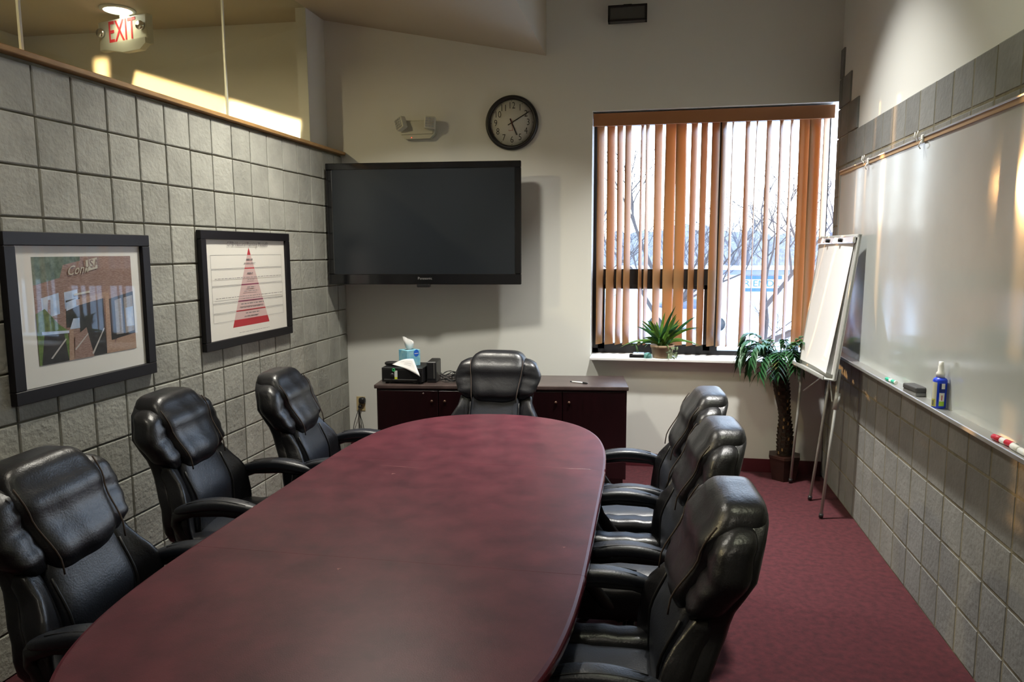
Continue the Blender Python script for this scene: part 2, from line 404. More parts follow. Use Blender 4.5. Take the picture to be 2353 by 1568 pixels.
# vertical blinds
bl = root('vertical_blinds', 'brown vinyl vertical blinds half open across the window', 'blinds', (2.85, .122, 2.6))
MB().box(-.85 + .004, .85 + .01, -.085, -.07, -.005, .088, .002).obj('valance', VAL, bl)
MB().box(-.85 + .004, .85 + .01, -.068, .02, .055, .085).obj('headrail', ALU, bl)
slats = [(2.056, 56), (2.133, 53), (2.201, 63), (2.264, 62), (2.37, 78), (2.407, 73), (2.488, 51), (2.581, 31), (2.654, 34), (2.751, 58), (2.823, 56), (2.905, 48), (2.964, 62), (3.026, 76), (3.131, 63), (3.197, 75), (3.281, 60), (3.366, 65), (3.438, 68), (3.528, 24), (3.599, 24), (3.675, 54)]
for i, (x, a) in enumerate(slats):
    b = MB(); rows = []
    N = 6
    for side in (0, 1):
        pass
    loop = []
    for k in range(N + 1):
        u = k / N * 2 - 1; loop.append((u * .0475, -.004 * (1 - u * u)))
    for k in range(N, -1, -1):
        u = k / N * 2 - 1; loop.append((u * .0475, -.004 * (1 - u * u) + .0009))
    rnd = random.Random(i); tw = rnd.uniform(-.09, .09); sw = rnd.uniform(-.006, .006)
    nz = 10
    for j in range(nz + 1):
        t = j / nz; r = math.radians(a) + tw * t + .05 * math.sin(t * 9 + i) * t; ox = sw * math.sin(t * 3.0)
        zz = -t * 1.715
        rows.append([(px * math.cos(r) - py * math.sin(r) + ox, px * math.sin(r) + py * math.cos(r), zz) for px, py in loop])
    V = b.grid(rows, close=True, sm=True); b._f(V[0]); b._f(V[-1][::-1])
    s = b.obj('slat', SLAT, bl, (x - 2.85, 0, .052 - .01 * 0))
    MB().box(-.004, .004, -.003, .003, -.012, .03).obj('carrier_clip', WHITEP, s)

# ------------------------------------------------------------------ outside
struct(MB().box(-60, 80, .5, 120, -1.9, -1.75).obj('snow_ground', SNOW))
b = MB(); rows = []
for i in range(401):
    x = -50 + i * .33; h = 3.6 + 1.2 * noise.noise((x * .08, 0, 0)) + .9 * noise.noise((x * .7, 3, 0)) + 1.3 * abs(noise.noise((x * 2.9, 7, 0)))
    rows.append([(x, 75, -1.8), (x, 78, h * .55 - .5), (x, 84, h)])
b.grid(rows); struct(b.obj('wooded_hill', HILLM))
BLD = mat('building_white', (.40, .40, .44), .7); BLDR = mat('building_roof', (.11, .12, .19), .7); BLDW = mat('building_wing', (.16, .14, .17), .8, var=.1); SGN = mat('sign_blue', (.02, .07, .26), .6); SGNW = mat('sign_white', (.6, .62, .66), .6); LETB = mat('sign_letter', (.03, .09, .30), .6)
bd = root('store_building', 'low white store building with a blue sign across the snowy lot', 'building', (6.4, 30, -1.75))
MB().box(-6.2, 3.0, 0, 8, 0, 2.28).obj('wall', BLD, bd)
MB().box(-6.3, 5.2, -.15, 8, 2.28, 2.55).obj('roof', BLDR, bd)
MB().box(-6.3, 5.2, -.2, -.15, 2.5, 2.68).obj('parapet', SGNW, bd)
MB().box(3.0, 5.2, .4, 8, 0, 2.28).obj('side_wing', BLDW, bd)
sg = MB().box(.15, 1.95, -.12, -.02, 1.5, 2.22).obj('sign', SGN, bd)
MB().box(.15, 1.95, -.13, -.119, 1.66, 2.06).obj('sign_band', SGNW, sg)
text('sign_lettering', 'RIENDL', .42, LETB, sg, (1.05, -.14, 1.86), (PI / 2, 0, 0), sx=1.12, bold=.006)
MB().box(-2.0, -1.2, -.06, .0, .55, .75).obj('window', LETB, bd)
def car(x, y, col, label, rz):
    r = root('car', label, 'car', (x, y, -1.75), rz)
    cm = mat('car_paint', col, .4)
    b = MB(); b.sup((4.2, 1.75, .75), 5, 6, lambda v: (v.x, v.y, v.z + .6)); b.obj('body', cm, r)
    b = MB(); b.sup((2.4, 1.5, .6), 4, 6, lambda v: (v.x * (1 - .25 * (v.z > 0)), v.y, v.z + 1.1)); b.obj('cabin', mat('car_glass', (.05, .06, .09), .2), r)
    for sx in (-1.3, 1.3):
        for sy in (-.8, .8): MB().lathe([(0, -.1), (.3, -.1), (.3, .1), (0, .1)], 14, Matrix.Translation((sx, sy, .3)) @ Matrix.Rotation(PI / 2, 4, 'X')).obj('wheel', PLAST, r)
car(-1.2, 24, (.25, .32, .5), 'blue-grey car parked on the snow seen left of the mullion', .1)
car(3.9, 27, (.6, .62, .7), 'pale car parked in front of the white store building', .05)

def tree(name, label, base, h, seed, m, depth=4, lean=(0, 0), thick=.1, group=None, me=None):
    r = root(name, label, 'tree', base, 0, group)
    rnd = random.Random(seed); t = MB(); br = MB()
    def grow(p, d, L_, rad, dep, tgt):
        pts = [p]; q = p.copy(); dd = d.copy()
        for k in range(3):
            dd = (dd + Vector((rnd.uniform(-.18, .18), rnd.uniform(-.18, .18), rnd.uniform(-.05, .14)))).normalized(); q = q + dd * L_ / 3; pts.append(q.copy())
        tgt.tube(pts, [rad, rad * .85, rad * .7, rad * .55], 5 if dep > 2 else 3, caps=False)
        if dep <= 0: return
        for k in range(3 if dep > 1 else 4):
            i = rnd.choice((1, 2, 3, 3)); a = rnd.uniform(0, 2 * PI); s_ = rnd.uniform(.45, .95)
            nd = (dd + Vector((math.cos(a) * s_, math.sin(a) * s_, rnd.uniform(-.1, .3)))).normalized()
            grow(pts[i], nd, L_ * rnd.uniform(.55, .8), rad * .55, dep - 1, br)
    grow(Vector((0, 0, 0)), Vector((lean[0], lean[1], 1)).normalized(), h * .38, thick, depth, t)
    t.obj('trunk', m, r); br.obj('branches', m, r)['kind'] = 'stuff'
    return r
tree('bare_tree', 'bare tree with fine twigs outside the left window pane', (1.3, 6.5, -1.75), 6.4, 3, BARK, 5, (.05, 0), .07)
tree('bare_tree', 'bare tree leaning behind the middle of the blinds', (2.6, 9.5, -1.75), 7, 11, BARK, 5, (.12, 0), .09)
tree('bare_tree', 'bare tree with a low crooked limb outside the right window pane', (4.6, 8.5, -1.75), 6, 23, BARK, 5, (-.1, 0), .09)
f0 = tree('far_tree', 'bare tree in the hazy tree line behind the snowy lot', (-14, 60, -1.75), 10, 5, BARKF, 4, thick=.22, group='far tree line')
for i in range(22):
    c = copy_tree(f0); c.location = (-16 + i * 2.4 + random.uniform(-.6, .6), 52 + random.uniform(-6, 10), -1.75); c.rotation_euler = (0, 0, random.uniform(0, 6)); s_ = random.uniform(.6, .95); c.scale = (s_, s_, s_)
# fallen limb crossing the right pane
b = MB(); b.tube([(0, 0, 0), (.5, .1, .2), (1.0, .05, .42), (1.7, 0, .9)], [.07, .06, .045, .02], 6)
for a_ in ((.6, .3, .1), (1.0, .5, -.12), (1.2, .35, .25), (.3, .3, .3)): b.tube([(a_[0], 0, a_[0] * .42), (a_[0] + .3, .05, a_[0] * .42 + a_[1] * .6), (a_[0] + .7, 0, a_[0] * .42 + a_[1] * .7 + a_[2])], [.02, .014, .005], 4)
tag(b.obj('snow_covered_limb', BARK, None, (3.55, 5.6, .05)), 'thick bare limb slanting low across the right window pane', 'branch')

# ================================================================== TABLE
TX, TY, TZ = 1.665, -3.13, .75
HW = [(0, .618), (.3, .616), (.5, .612), (.7, .602), (.9, .585), (1.05, .552), (1.2, .49), (1.3, .43), (1.38, .35), (1.44, .25), (1.475, .14), (1.49, 0)]
def hw(y):
    y = abs(y)
    for (a, c), (d, e) in zip(HW, HW[1:]):
        if a <= y <= d: return c + (e - c) * (y - a) / (d - a)
    return 0
tb = root('conference_table', 'long boat-shaped mahogany conference table with rounded ends', 'table', (TX, TY, 0), .008)
def half_curve(y0, y1, n, off=0):
    ys2 = [y0 + (y1 - y0) * i / n for i in range(n + 1)]
    return ys2
def outline(y0, y1, inset):
    # denser sampling near the tips
    n = 40; pts = []
    for i in range(n + 1):
        t = i / n; y = y0 + (y1 - y0) * t
        pts.append(y)
    if abs(y1) > 1.4: pts = [y0 + (y1 - y0) * math.sin(i / n * PI / 2) for i in range(n + 1)]
    if abs(y0) > 1.4: pts = [y1 + (y0 - y1) * math.sin(i / n * PI / 2) for i in range(n, -1, -1)]
    def wd(y):
        e = abs(y) / (1.49 - inset); e = min(1, e)
        return (.622 - inset) * max(0, 1 - e ** 4.8) ** .5
    right = [(wd(y), y) for y in pts]; left = [(-wd(y), y) for y in reversed(pts)]
    out = right + left; res = []
    for p in out:
        if not res or (abs(p[0] - res[-1][0]) + abs(p[1] - res[-1][1])) > 1e-4: res.append(p)
    return res
def top_section(y0, y1, name):
    b = MB()
    prof = [(.012, TZ - .0), (.004, TZ - .003), (0, TZ - .012), (0, TZ - .03), (.008, TZ - .038)]
    rings = [[b.b.verts.new((x, y, z)) for x, y in outline(y0, y1, ins)] for ins, z in prof]
    n = min(len(r) for r in rings)
    for A, C_ in zip(rings, rings[1:]):
        for k in range(len(A)): b._f([A[k], A[(k + 1) % len(A)], C_[(k + 1) % len(C_)], C_[k]], True)
    b._f(rings[0]); b._f(rings[-1][::-1])
    o = b.obj(name, [MAHOG, MAHOGD], tb)
    for p in o.data.polygons:
        if abs(p.normal.z) < .9: p.material_index = 1
        else: p.use_smooth = False
    return o
top_section(.5105, 1.49, 'tabletop_section'); top_section(-.5095, .5095, 'tabletop_section'); top_section(-1.49, -.5105, 'tabletop_section')
for y in (-.95, .95):
    MB().box(-.22, .22, y - .25, y + .25, .05, TZ - .038, .01).obj('pedestal', CRED, tb)
    MB().box(-.3, .3, y - .3, y + .3, 0, .05, .008).obj('foot', CRED, tb)
MB().box(-.03, .03, -.72, .72, .35, .65).obj('stretcher_panel', CRED, tb)
# scuffs on the top
SCF = mat('scuff', (.25, .09, .09), .5)
def scuff(x0, y0, x1, y1, w_=.0015):
    d = Vector((x1 - x0, y1 - y0, 0)); n_ = Vector((-d.y, d.x, 0)).normalized() * w_
    m_ = [Vector((x0, y0, TZ + .0004)), Vector(((x0 + x1) / 2, (y0 + y1) / 2, TZ + .0004)) + n_ * 2, Vector((x1, y1, TZ + .0004))]
    MB().poly([m_[0], m_[1] + n_, m_[2], m_[1] - n_]).obj('scratch', SCF, tb)
scuff(-.38, .42, -.12, .40); scuff(-.25, .30, -.235, .315, .004); scuff(-.09, -.6, -.085, -.585, .004); scuff(.53, -.32, .535, -.33, .004)

# ================================================================== CHAIRS (face -Y)
def lerp_tab(t, tab):
    if t <= tab[0][0]: return tab[0][1]
    for (a, c), (d, e) in zip(tab, tab[1:]):
        if t <= d:
            u = (t - a) / (d - a); u = u * u * (3 - 2 * u); return c + (e - c) * u
    return tab[-1][1]
def spine(z): return lerp_tab(z, [(.44, .165), (.62, .175), (.80, .225), (.95, .285), (1.08, .330)])
def make_chair():
    r = root('conference_chair', 'x', 'chair', (0, 0, 0))
    wid = [(.44, .52), (.56, .57), (.66, .55), (.76, .46), (.82, .48), (.92, .53), (.99, .50), (1.04, .41), (1.08, .35)]
    # shell behind
    def fs(v):
        z = .755 + v.z; s = lerp_tab(z, wid) / .5 * .96; x = v.x * s
        return (x, spine(z) + .045 + v.y - .35 * x * x * (1 if z < .8 else .6), z)
    MB().sup((.5, .075, .60), 5, 12, fs).obj('backrest_shell', LEATH, r)
    # lumbar panel
    def fl(v):
        z = .645 + v.z; return (v.x * (1.0 + .12 * (.8 - z)), spine(z) + .005 + v.y - .02 * math.cos(v.z * 6), z)
    MB().sup((.31, .085, .40), 5, 10, fl).obj('lumbar_panel', LEATH_SKY, r)
    for s in (-1, 1):
        def fb(v, s=s):
            z = .62 + v.z; t = (v.z + .19) / .38; ux = v.x
            half = lerp_tab(z, wid) / 2
            cx = .145 + (half - .145) * (ux + .07) / .14
            fwd = .05 * ((ux + .07) / .14) ** 1.5 if ux > -.07 else 0
            fwd *= lerp_tab(z, [(.44, 1.3), (.7, 1), (.82, .2)])
            return (s * cx, spine(z) + .01 + v.y - fwd - .0 * t, z)
        MB().sup((.14, .085, .38), 4, 10, fb).obj('side_bolster', LEATH, r)
        def fw(v, s=s):
            z = .905 + v.z; ux = (v.x + .06) / .12
            half = lerp_tab(z, [(.78, .21), (.84, .250), (.92, .272), (1.0, .252), (1.04, .21)])
            wr = .003 * math.sin(v.z * 120 + v.x * 30) * (v.y < 0)
            return (s * (.125 + (half - .125) * ux), spine(z) - .005 + v.y * (1 - .15 * ux) - .010 * ux + .012 + wr, z)
        MB().sup((.12, .115, .25), 3.2, 12, fw).obj('headrest_wing', LEATH, r)
        b = MB(); b.tube([(s * (.152 + .1 * (z - .8) * 0), spine(z) - .042 - .012 * math.sin((z - .46) / .34 * PI), z) for z in [.47 + .033 * i for i in range(10)]], .0045, 6)
        b.obj('seam_piping', SEAM, r)
        b = MB(); pts = []
        for i in range(12):
            t = i / 18; 
            if t < .62:
                z = .775 + (t / .62) * .255; pts.append((s * lerp_tab(z, [(.775, .139), (1.03, .166)]), spine(z) - .078 + .02 * (t / .62) ** 2, z))
            else:
                a = (t - .62) / .38 * PI * .9; pts.append((s * .168, spine(1.03) - .0 - math.cos(a) * .062, 1.03 + math.sin(a) * .05))
        b.tube(pts, .0026, 6); b.obj('stitched_seam', STITCH, r)
    # headrest centre: pillow rolled over the top
    def fh(v):
        z = .92 + v.z; w_ = lerp_tab(z, [(.76, .9), (1.0, 1.08), (1.08, 1.05)])
        y = spine(min(z, 1.02)) + .004 + v.y - .012 * math.cos(v.z * 8) + .0018 * math.sin(v.x * 45 + z * 12) * (v.y < 0)
        if z > .98: y += (z - .98) * .25
        return (v.x * w_, y, z)
    MB().sup((.325, .14, .315), 4.8, 16, fh).obj('headrest', LEATH, r)
    # seat
    def fc(v):
        return (v.x * (1 + .06 * (v.y < 0)), -.045 + v.y, .45 + v.z - (.035 * max(0, (-v.y - .14) / .11) ** 2) + .008 * math.cos(v.x * 9))
    MB().sup((.34, .50, .135), 4.5, 12, fc).obj('seat', LEATH_SKY, r)
    for s in (-1, 1):
        def fsb(v, s=s): return (s * (.215 + v.x), -.045 + v.y, .462 + v.z - (.03 * max(0, (-v.y - .14) / .11) ** 2) + .003 * math.sin(v.y * 60))
        MB().sup((.115, .49, .135), 3.5, 10, fsb).obj('seat_bolster', LEATH, r)
    # tufted front row of the seat
    b = MB(); b.sup((.44, .10, .09), 3, 12, lambda v: (v.x, -.265 + v.y + .004 * math.cos(v.x * 70), .44 + v.z - .004 * abs(math.sin(v.x * 35)))); b.obj('seat_front_roll', LEATH, r)
    MB().box(-.2, .2, -.2, .18, .365, .385, .006).obj('seat_pan', PLAST, r)
    for s in (-1, 1):
        X = s * .287
        def fa(v, X=X, s=s):
            t = (v.y + .165) / .33
            return (X + v.x * (1 - .25 * abs(2 * t - 1) ** 3) - s * .012 * (1 - t), -.03 + v.y, .652 + v.z + .028 * math.sin(t * PI) - .03 * t ** 3 * 0)
        ar = MB().sup((.074, .36, .046), 3, 12, fa).obj('armrest', LEATH_SKY, r)
        b = MB()
        b.tube([(X, -.17, .640), (X, -.19, .63), (X - s * .005, -.165, .56), (X - s * .02, -.10, .47), (X - s * .05, -.04, .40), (X - s * .10, -.02, .378)], [.024, .026, .026, .026, .026, .022], 8, flat=.62)
        b.tube([(X, -.17, .638), (X, -.05, .652), (X, .08, .646), (X, .145, .625), (X - s * .01, .155, .59), (X - s * .02, .12, .52), (X - s * .05, .09, .42), (X - s * .10, .08, .378)], [.022, .022, .022, .024, .024, .024, .024, .02], 8, flat=.75)
        b.obj('arm_loop', PLAST, ar)
        for q in (-.016, .016):
            MB().tube([(X + q, -.03 + y_, .652 + .0225 + .028 * math.sin((y_ + .165) / .33 * PI) - .0015) for y_ in [-.12 + .03 * i for i in range(9)]], .0016, 4).obj('arm_seam', SEAM, ar)
    MB().box(-.10, .10, -.12, .12, .335, .366, .01).obj('tilt_mechanism', PLAST, r)
    MB().tube([(.08, -.02, .35), (.24, -.03, .345), (.28, -.04, .34)], [.007, .007, .012], 6).obj('height_lever', PLAST, r)
    MB().lathe([(0, .09), (.03, .09), (.03, .22), (.02, .22), (.02, .335), (0, .335)], 16).obj('gas_column', PLAST, r)
    MB().lathe([(0, .075), (.05, .075), (.045, .125), (.03, .135), (0, .135)], 16).obj('base_hub', PLAST, r)
    for k in range(5):
        a = 2 * PI * k / 5 + .3; d = Vector((math.cos(a), math.sin(a), 0))
        lg = MB().tube([d * .03 + Vector((0, 0, .105)), d * .16 + Vector((0, 0, .10)), d * .28 + Vector((0, 0, .075))], [.024, .02, .015], 8, flat=1.3).obj('leg', PLAST, r)
        b = MB(); side = Vector((-d.y, d.x, 0))
        for q in (-1, 1):
            c0 = d * .28 + Vector((0, 0, .028)) + side * q * .014
            M_ = Matrix.Translation(c0) @ side.to_track_quat('Z', 'Y').to_matrix().to_4x4()
            b.lathe([(0, -.009), (.022, -.009), (.027, 0), (.022, .009), (0, .009)], 14, M_)
        b.tube([d * .28 + Vector((0, 0, .03)), d * .28 + Vector((0, 0, .075))], .007, 6)
        b.obj('caster', PLAST, lg)
    return r
ch0 = make_chair()
chairs = [
    ('nearest black leather chair on the left side of the table, under the brick building picture', (.99, -3.79, 0), 90 + 6),
    ('middle black leather chair on the left side, between the two framed pictures', (.735, -2.83, 0), 90 + 6),
    ('farthest black leather chair on the left side, near the television corner', (.93, -2.22, 0), 90 + 7),
    ('black leather chair at the far end of the table, facing the room before the credenza', (1.525, -1.50, 0), 0),
    ('farthest black leather chair on the right side, nearest the window', (2.40, -2.30, 0), -90 + 4),
    ('middle black leather chair on the right side of the table', (2.40, -2.93, 0), -90 + 4),
    ('nearest black leather chair on the right side, its back closest to the viewer', (2.36, -3.70, 0), -90 + 4),
]
for i, (lb, loc, deg) in enumerate(chairs):
    c = ch0 if i == 0 else copy_tree(ch0)
    if i > 2: c.scale = (1, 1, .972)
    c.location = loc; c.rotation_euler = (0, 0, math.radians(deg)); c['label'] = lb; c['group'] = 'black leather chairs around the conference table'
#CHAIREND

# ================================================================== CREDENZA
ca = math.atan2(.212, 1.772); CW, CD, CH = 1.785, .45, .735
cr = root('credenza', 'low dark mahogany credenza against the back wall under the television', 'cabinet', (.545, -.825, 0), ca)
MB().box(0, CW, 0, CD, CH - .028, CH, .006, 2).obj('top', CREDT, cr)
MB().box(.015, CW - .012, .022, CD - .01, .07, CH - .028).obj('body', CRED, cr)
MB().box(.03, CW - .03, .045, CD - .02, 0, .07).obj('plinth', CRED, cr)
dw = (CW - .05) / 4
for k in range(4):
    x0 = .022 + k * (dw + .002)
    d = MB().box(x0 + .002, x0 + dw - .002, .006, .022, .078, CH - .04, .003).obj('door', CREDD, cr)
    kx = x0 + (dw - .045 if k % 2 == 0 else .045)
    MB().lathe([(0, 0), (.009, 0), (.011, .006), (.006, .012), (0, .012)], 14, Matrix.Translation((kx, .006, CH - .115)) @ Matrix.Rotation(PI / 2, 4, 'X')).obj('knob', mat('bronze_knob', (.12, .07, .05), .4, .8) if k == 0 else bpy.data.materials['bronze_knob'], d)
    if k == 0:
        MB().lathe([(0, 0), (.006, 0), (.006, .003), (0, .003)], 12, Matrix.Translation((kx - .06, .006, CH - .06)) @ Matrix.Rotation(PI / 2, 4, 'X')).obj('lock', CHROME, d)
CM = Matrix.Translation((.545, -.825, 0)) @ Matrix.Rotation(ca, 4, 'Z')
def onc(x, y, z=CH): return CM @ Vector((x, y, z))
# black receiver
rc = root('receiver', 'black electronic receiver box at the left end of the credenza', 'electronics', onc(.045, .055, CH), ca - .06)
MB().box(0, .30, 0, .27, .012, .115, .003).obj('housing', PLAST, rc)
MB().box(.006, .294, -.006, .0, .016, .10, .002).obj('front_panel', PLASTG, rc)
MB().box(.02, .26, -.009, -.006, .028, .034).obj('trim_strip', mat('grey_strip', (.08, .08, .08), .3), rc)
MB().lathe([(0, 0), (.014, 0), (.013, .012), (0, .012)], 16, Matrix.Translation((.08, -.006, .065)) @ Matrix.Rotation(PI / 2, 4, 'X')).obj('dial', PLAST, rc)
for x in (.03, .27):
    for y in (.03, .24): MB().lathe([(.012, 0), (.012, .012)], 10, Matrix.Translation((x, y, 0))).obj('foot', PLAST, rc)
bx = root('speaker_box', 'small upright black box beside the receiver on the credenza', 'electronics', onc(.36, .10, CH), ca)
MB().box(0, .07, 0, .2, 0, .15, .006).obj('housing', PLAST, bx)
MB().box(.052, .056, -.003, 0, .03, .14).obj('trim_strip', ALU, bx)
MB().box(.004, .066, -.003, 0, .005, .03).obj('vent', PLASTG, bx)
tg = root('hanging_tag', 'clear and yellow tag with a green ring on the receiver front', 'tag', onc(.14, .044, CH + .03), ca - .06)
MB().box(0, .022, -.003, -.001, .018, .065, .001).obj('tag_sleeve', mat('clear_sleeve', (.55, .58, .55), .3), tg)
MB().box(.001, .021, -.003, -.001, 0, .019, .001).obj('tag_end', mat('yellow_tab', (.6, .65, .05), .4), tg)
b = MB(); b.tube([(-.005 + .009 * math.cos(a), -.003, .07 + .009 * math.sin(a)) for a in [i * PI / 6 for i in range(13)]], .003, 6); b.obj('ring', mat('green_ring', (.02, .5, .12), .4), tg)
# tissue box
tz = CH + .116
tbx = root('tissue_box', 'light blue patterned tissue box with a white tissue pulled up', 'tissue box', onc(.225, .083, tz), .90)
TB1 = mat('tissue_print', (.12, .42, .62), .5, color2=(.35, .62, .66), vscale=28)
b = MB(); b.box(0, .112, 0, .112, 0, .115, .002); b.obj('carton', TB1, tbx)
MB().lathe([(0, 0), (.03, 0), (.03, .001), (0, .001)], 16, Matrix.Translation((.056, .056, .1152)) @ Matrix.Diagonal((1.2, .5, 1, 1))).obj('slot', PLAST, tbx)
b = MB(); pts = [(.078 + .022 * math.cos(i / 14 * 2 * PI), .092 + .026 * math.sin(i / 14 * 2 * PI)) for i in range(14)]
b.prism(pts, 0, .0008, Matrix(((1, 0, 0, 0), (0, 0, -1, 0), (0, 1, 0, 0), (0, 0, 0, 1)))); em = b.obj('blue_emblem', mat('emblem_blue', (.01, .12, .62), .4), tbx)
MB().box(.062, .094, -.0015, -.0008, .088, .0915).obj('emblem_stripe', WHITEP, em)
b = MB(); rows = []
for j in range(9):
    t = j / 8; row = []
    for k in range(13):
        a = k / 12 * 2 * PI; rr = .012 + .022 * math.sin(t * 2.6) + .012 * math.sin(a * 3 + t * 4) * t
        row.append((.056 + rr * math.cos(a) * 1.2 - .02 * t * t, .056 + rr * .45 * math.sin(a), .112 + .085 * t - .016 * t * t * math.cos(a)))
    rows.append(row)
b.grid(rows); b.obj('tissue', mat('tissue_paper', (.85, .85, .82), .8), tbx)
# paper sheet draped over the receiver
pa = root('paper_sheet', 'white printed sheet lying tilted over the black receiver', 'paper', onc(.20, .055, CH + .117), ca)
b = MB(); rows = []
P00, P10, P01, P11 = Vector((-.085, .03, .016)), Vector((.135, -.065, -.055)), Vector((-.075, .055, .02)), Vector((.075, .0, .062))
for i in range(9):
    u = i / 8; rows.append([P00.lerp(P10, u).lerp(P01.lerp(P11, u), v / 6) + Vector((0, 0, .012 * math.sin(u * PI))) for v in range(7)])
V = b.grid(rows); sh = b.obj('sheet', PAPER, pa)
sh.modifiers.new('solid', 'SOLIDIFY').thickness = .0006
b = MB()
for q, (u0, u1, v) in enumerate(((.45, .75, .45), (.5, .8, .6), (.3, .5, .75))):
    f = lambda u, v: P00.lerp(P10, u).lerp(P01.lerp(P11, u), v) + Vector((0, 0, .012 * math.sin(u * PI) + .001))
    b.grid([[f(u0 + (u1 - u0) * i / 6, v) for i in range(7)], [f(u0 + (u1 - u0) * i / 6, v + .03) for i in range(7)]])
b.obj('print', mat('grey_print', (.4, .4, .42), .7), pa)
# remote / adaptor behind the paper
tag(MB().sup((.11, .05, .03), 3, 6, lambda v: (v.x, v.y, v.z + .015)).obj('power_adaptor', PLAST, None, onc(.10, .15, CH + .116)), 'small black power adaptor on top of the receiver left of the tissue box', 'adaptor')
# cables
def squiggle(seed, n, cx, cy, rx, ry, z, dz=.03):
    rnd = random.Random(seed); pts = []; a = rnd.uniform(0, 6)
    for i in range(n):
        a += rnd.uniform(.5, 1.1); s_ = rnd.uniform(.3, 1)
        pts.append(Vector((cx + rx * math.cos(a) * s_, cy + ry * math.sin(a) * s_, z + rnd.uniform(0, dz))))
    return smooth(pts)
def smooth(p, k=6):
    out = []
    for i in range(len(p) - 1):
        a, b_, c, d = p[max(i - 1, 0)], p[i], p[i + 1], p[min(i + 2, len(p) - 1)]
        for j in range(k):
            t = j / k; out.append(.5 * ((2 * b_) + (c - a) * t + (2 * a - 5 * b_ + 4 * c - d) * t * t + (3 * b_ - a - 3 * c + d) * t ** 3))
    out.append(p[-1]); return out
cb = root('cable_tangle', 'tangle of thin black cables on the credenza left of the end chair', 'cable', onc(.52, .2, CH))
cb.rotation_euler = (0, 0, ca)
for i in range(5):
    b = MB(); pts = squiggle(i + 40, 16, .07, -.02, .16, .13, .006, .06)
    pts = smooth([Vector((-.07, -.02 + .01 * i, .006 + .02 * (i % 2)))] + pts[::6])
    b.tube([Vector((p.x, p.y, max(.004, p.z))) for p in pts], .0026, 5); b.obj('cable', PLAST, cb)
# pen
pn = root('pen', 'white and black pen lying on the right of the credenza top', 'pen', onc(1.445, .13, CH + .006), ca - .50)
MB().tube([(-.055, 0, 0), (.03, 0, 0)], .0055, 10).obj('barrel', WHITEP, pn)
MB().tube([(.03, 0, 0), (.06, 0, 0), (.07, 0, 0)], [.006, .0055, .002], 10).obj('grip', PLAST, pn)
MB().tube([(-.07, 0, 0), (-.055, 0, 0)], .004, 8).obj('clicker', PLAST, pn)

# ================================================================== BACK WALL ITEMS
# television
ta = math.atan2(.126, 1.472)
tv = root('television', 'large black flat-screen television on the back wall', 'television', (.03, -.385, 1.42), ta)
TW, TH = 1.478, .905
b = MB(); BZ = .048
b.box(0, TW, 0, .05, TH - BZ, TH, .004); b.box(0, TW, 0, .05, 0, .078, .004); b.box(0, BZ, 0, .05, .078, TH - BZ, .004); b.box(TW - BZ, TW, 0, .05, .078, TH - BZ, .004)
b.obj('bezel', PLASTG, tv)
MB().box(BZ, TW - BZ, .006, .012, .078, TH - BZ).obj('screen', SCREEN, tv)
MB().box(.01, TW - .01, .013, .085, .01, TH - .01, .01).obj('rear_housing', PLAST, tv)
text('logo', 'Panasonic', .028, mat('logo_grey', (.25, .25, .25), .4), tv, (TW / 2 + .01, -.001, .045), (PI / 2, 0, 0))
MB().box(.685, .785, .0, .03, -.022, .004, .004).obj('sensor_module', PLAST, tv)
MB().box(.58, .64, .086, .20, .42, .48).obj('mount_arm', PLAST, tv)
MB().box(.5, .95, .10, .13, .25, .65).obj('mount_plate', PLAST, tv)
# wall clock
ck = root('wall_clock', 'round black-rimmed wall clock with arabic numerals showing ten past five', 'clock', (1.389, 0, 2.636))
RY = Matrix.Rotation(PI / 2, 4, 'X')
CRAD = .2045
MB().lathe([(CRAD - .034, .0), (CRAD - .002, .0), (CRAD, .012), (CRAD - .006, .03), (CRAD - .018, .036), (CRAD - .032, .03), (CRAD - .036, .008), (CRAD - .034, .0)], 64, RY, caps=False).obj('rim', PLAST, ck)
MB().lathe([(0, .002), (CRAD - .033, .002), (CRAD - .033, .010), (0, .010)], 48, RY).obj('dial', CLOCKF, ck)
for k in range(1, 13):
    a = PI / 2 - k * PI / 6
    text('numeral', str(k), .070, INK, ck, (.126 * math.cos(a), -.0108, .126 * math.sin(a)), (PI / 2, 0, 0), sx=.8, ext=.0003, bold=-.0007)
    MB().lathe([(0, 0), (.0028, 0), (.0028, .0006), (0, .0006)], 8, Matrix.Translation((.161 * math.cos(a), -.0102, .161 * math.sin(a))) @ RY).obj('minute_dot', INK, ck)
def hand(name, ang, L0, L1, w0, m, y):
    M_ = Matrix.Translation((0, y, 0)) @ Matrix.Rotation(math.radians(ang), 4, 'Y')
    b = MB(); b.box(-w0 / 2, w0 / 2, -.0006, .0006, -L0, L1, 0, 1, M_); return b.obj(name, m, ck)
hand('minute_hand', 60, .034, .152, .007, INK, -.018); hand('hour_hand', 157, .034, .100, .009, INK, -.016); hand('second_hand', 172, .03, .06, .002, REDP, -.021)
MB().lathe([(0, 0), (.007, 0), (.006, .012), (0, .012)], 14, Matrix.Translation((0, -.010, 0)) @ RY).obj('hub', mat('hub_brown', (.08, .03, .02), .4), ck)
text('maker_mark', 'Quartz', .012, REDP, ck, (-.01, -.0108, -.055), (PI / 2, 0, 0), ext=.0002)
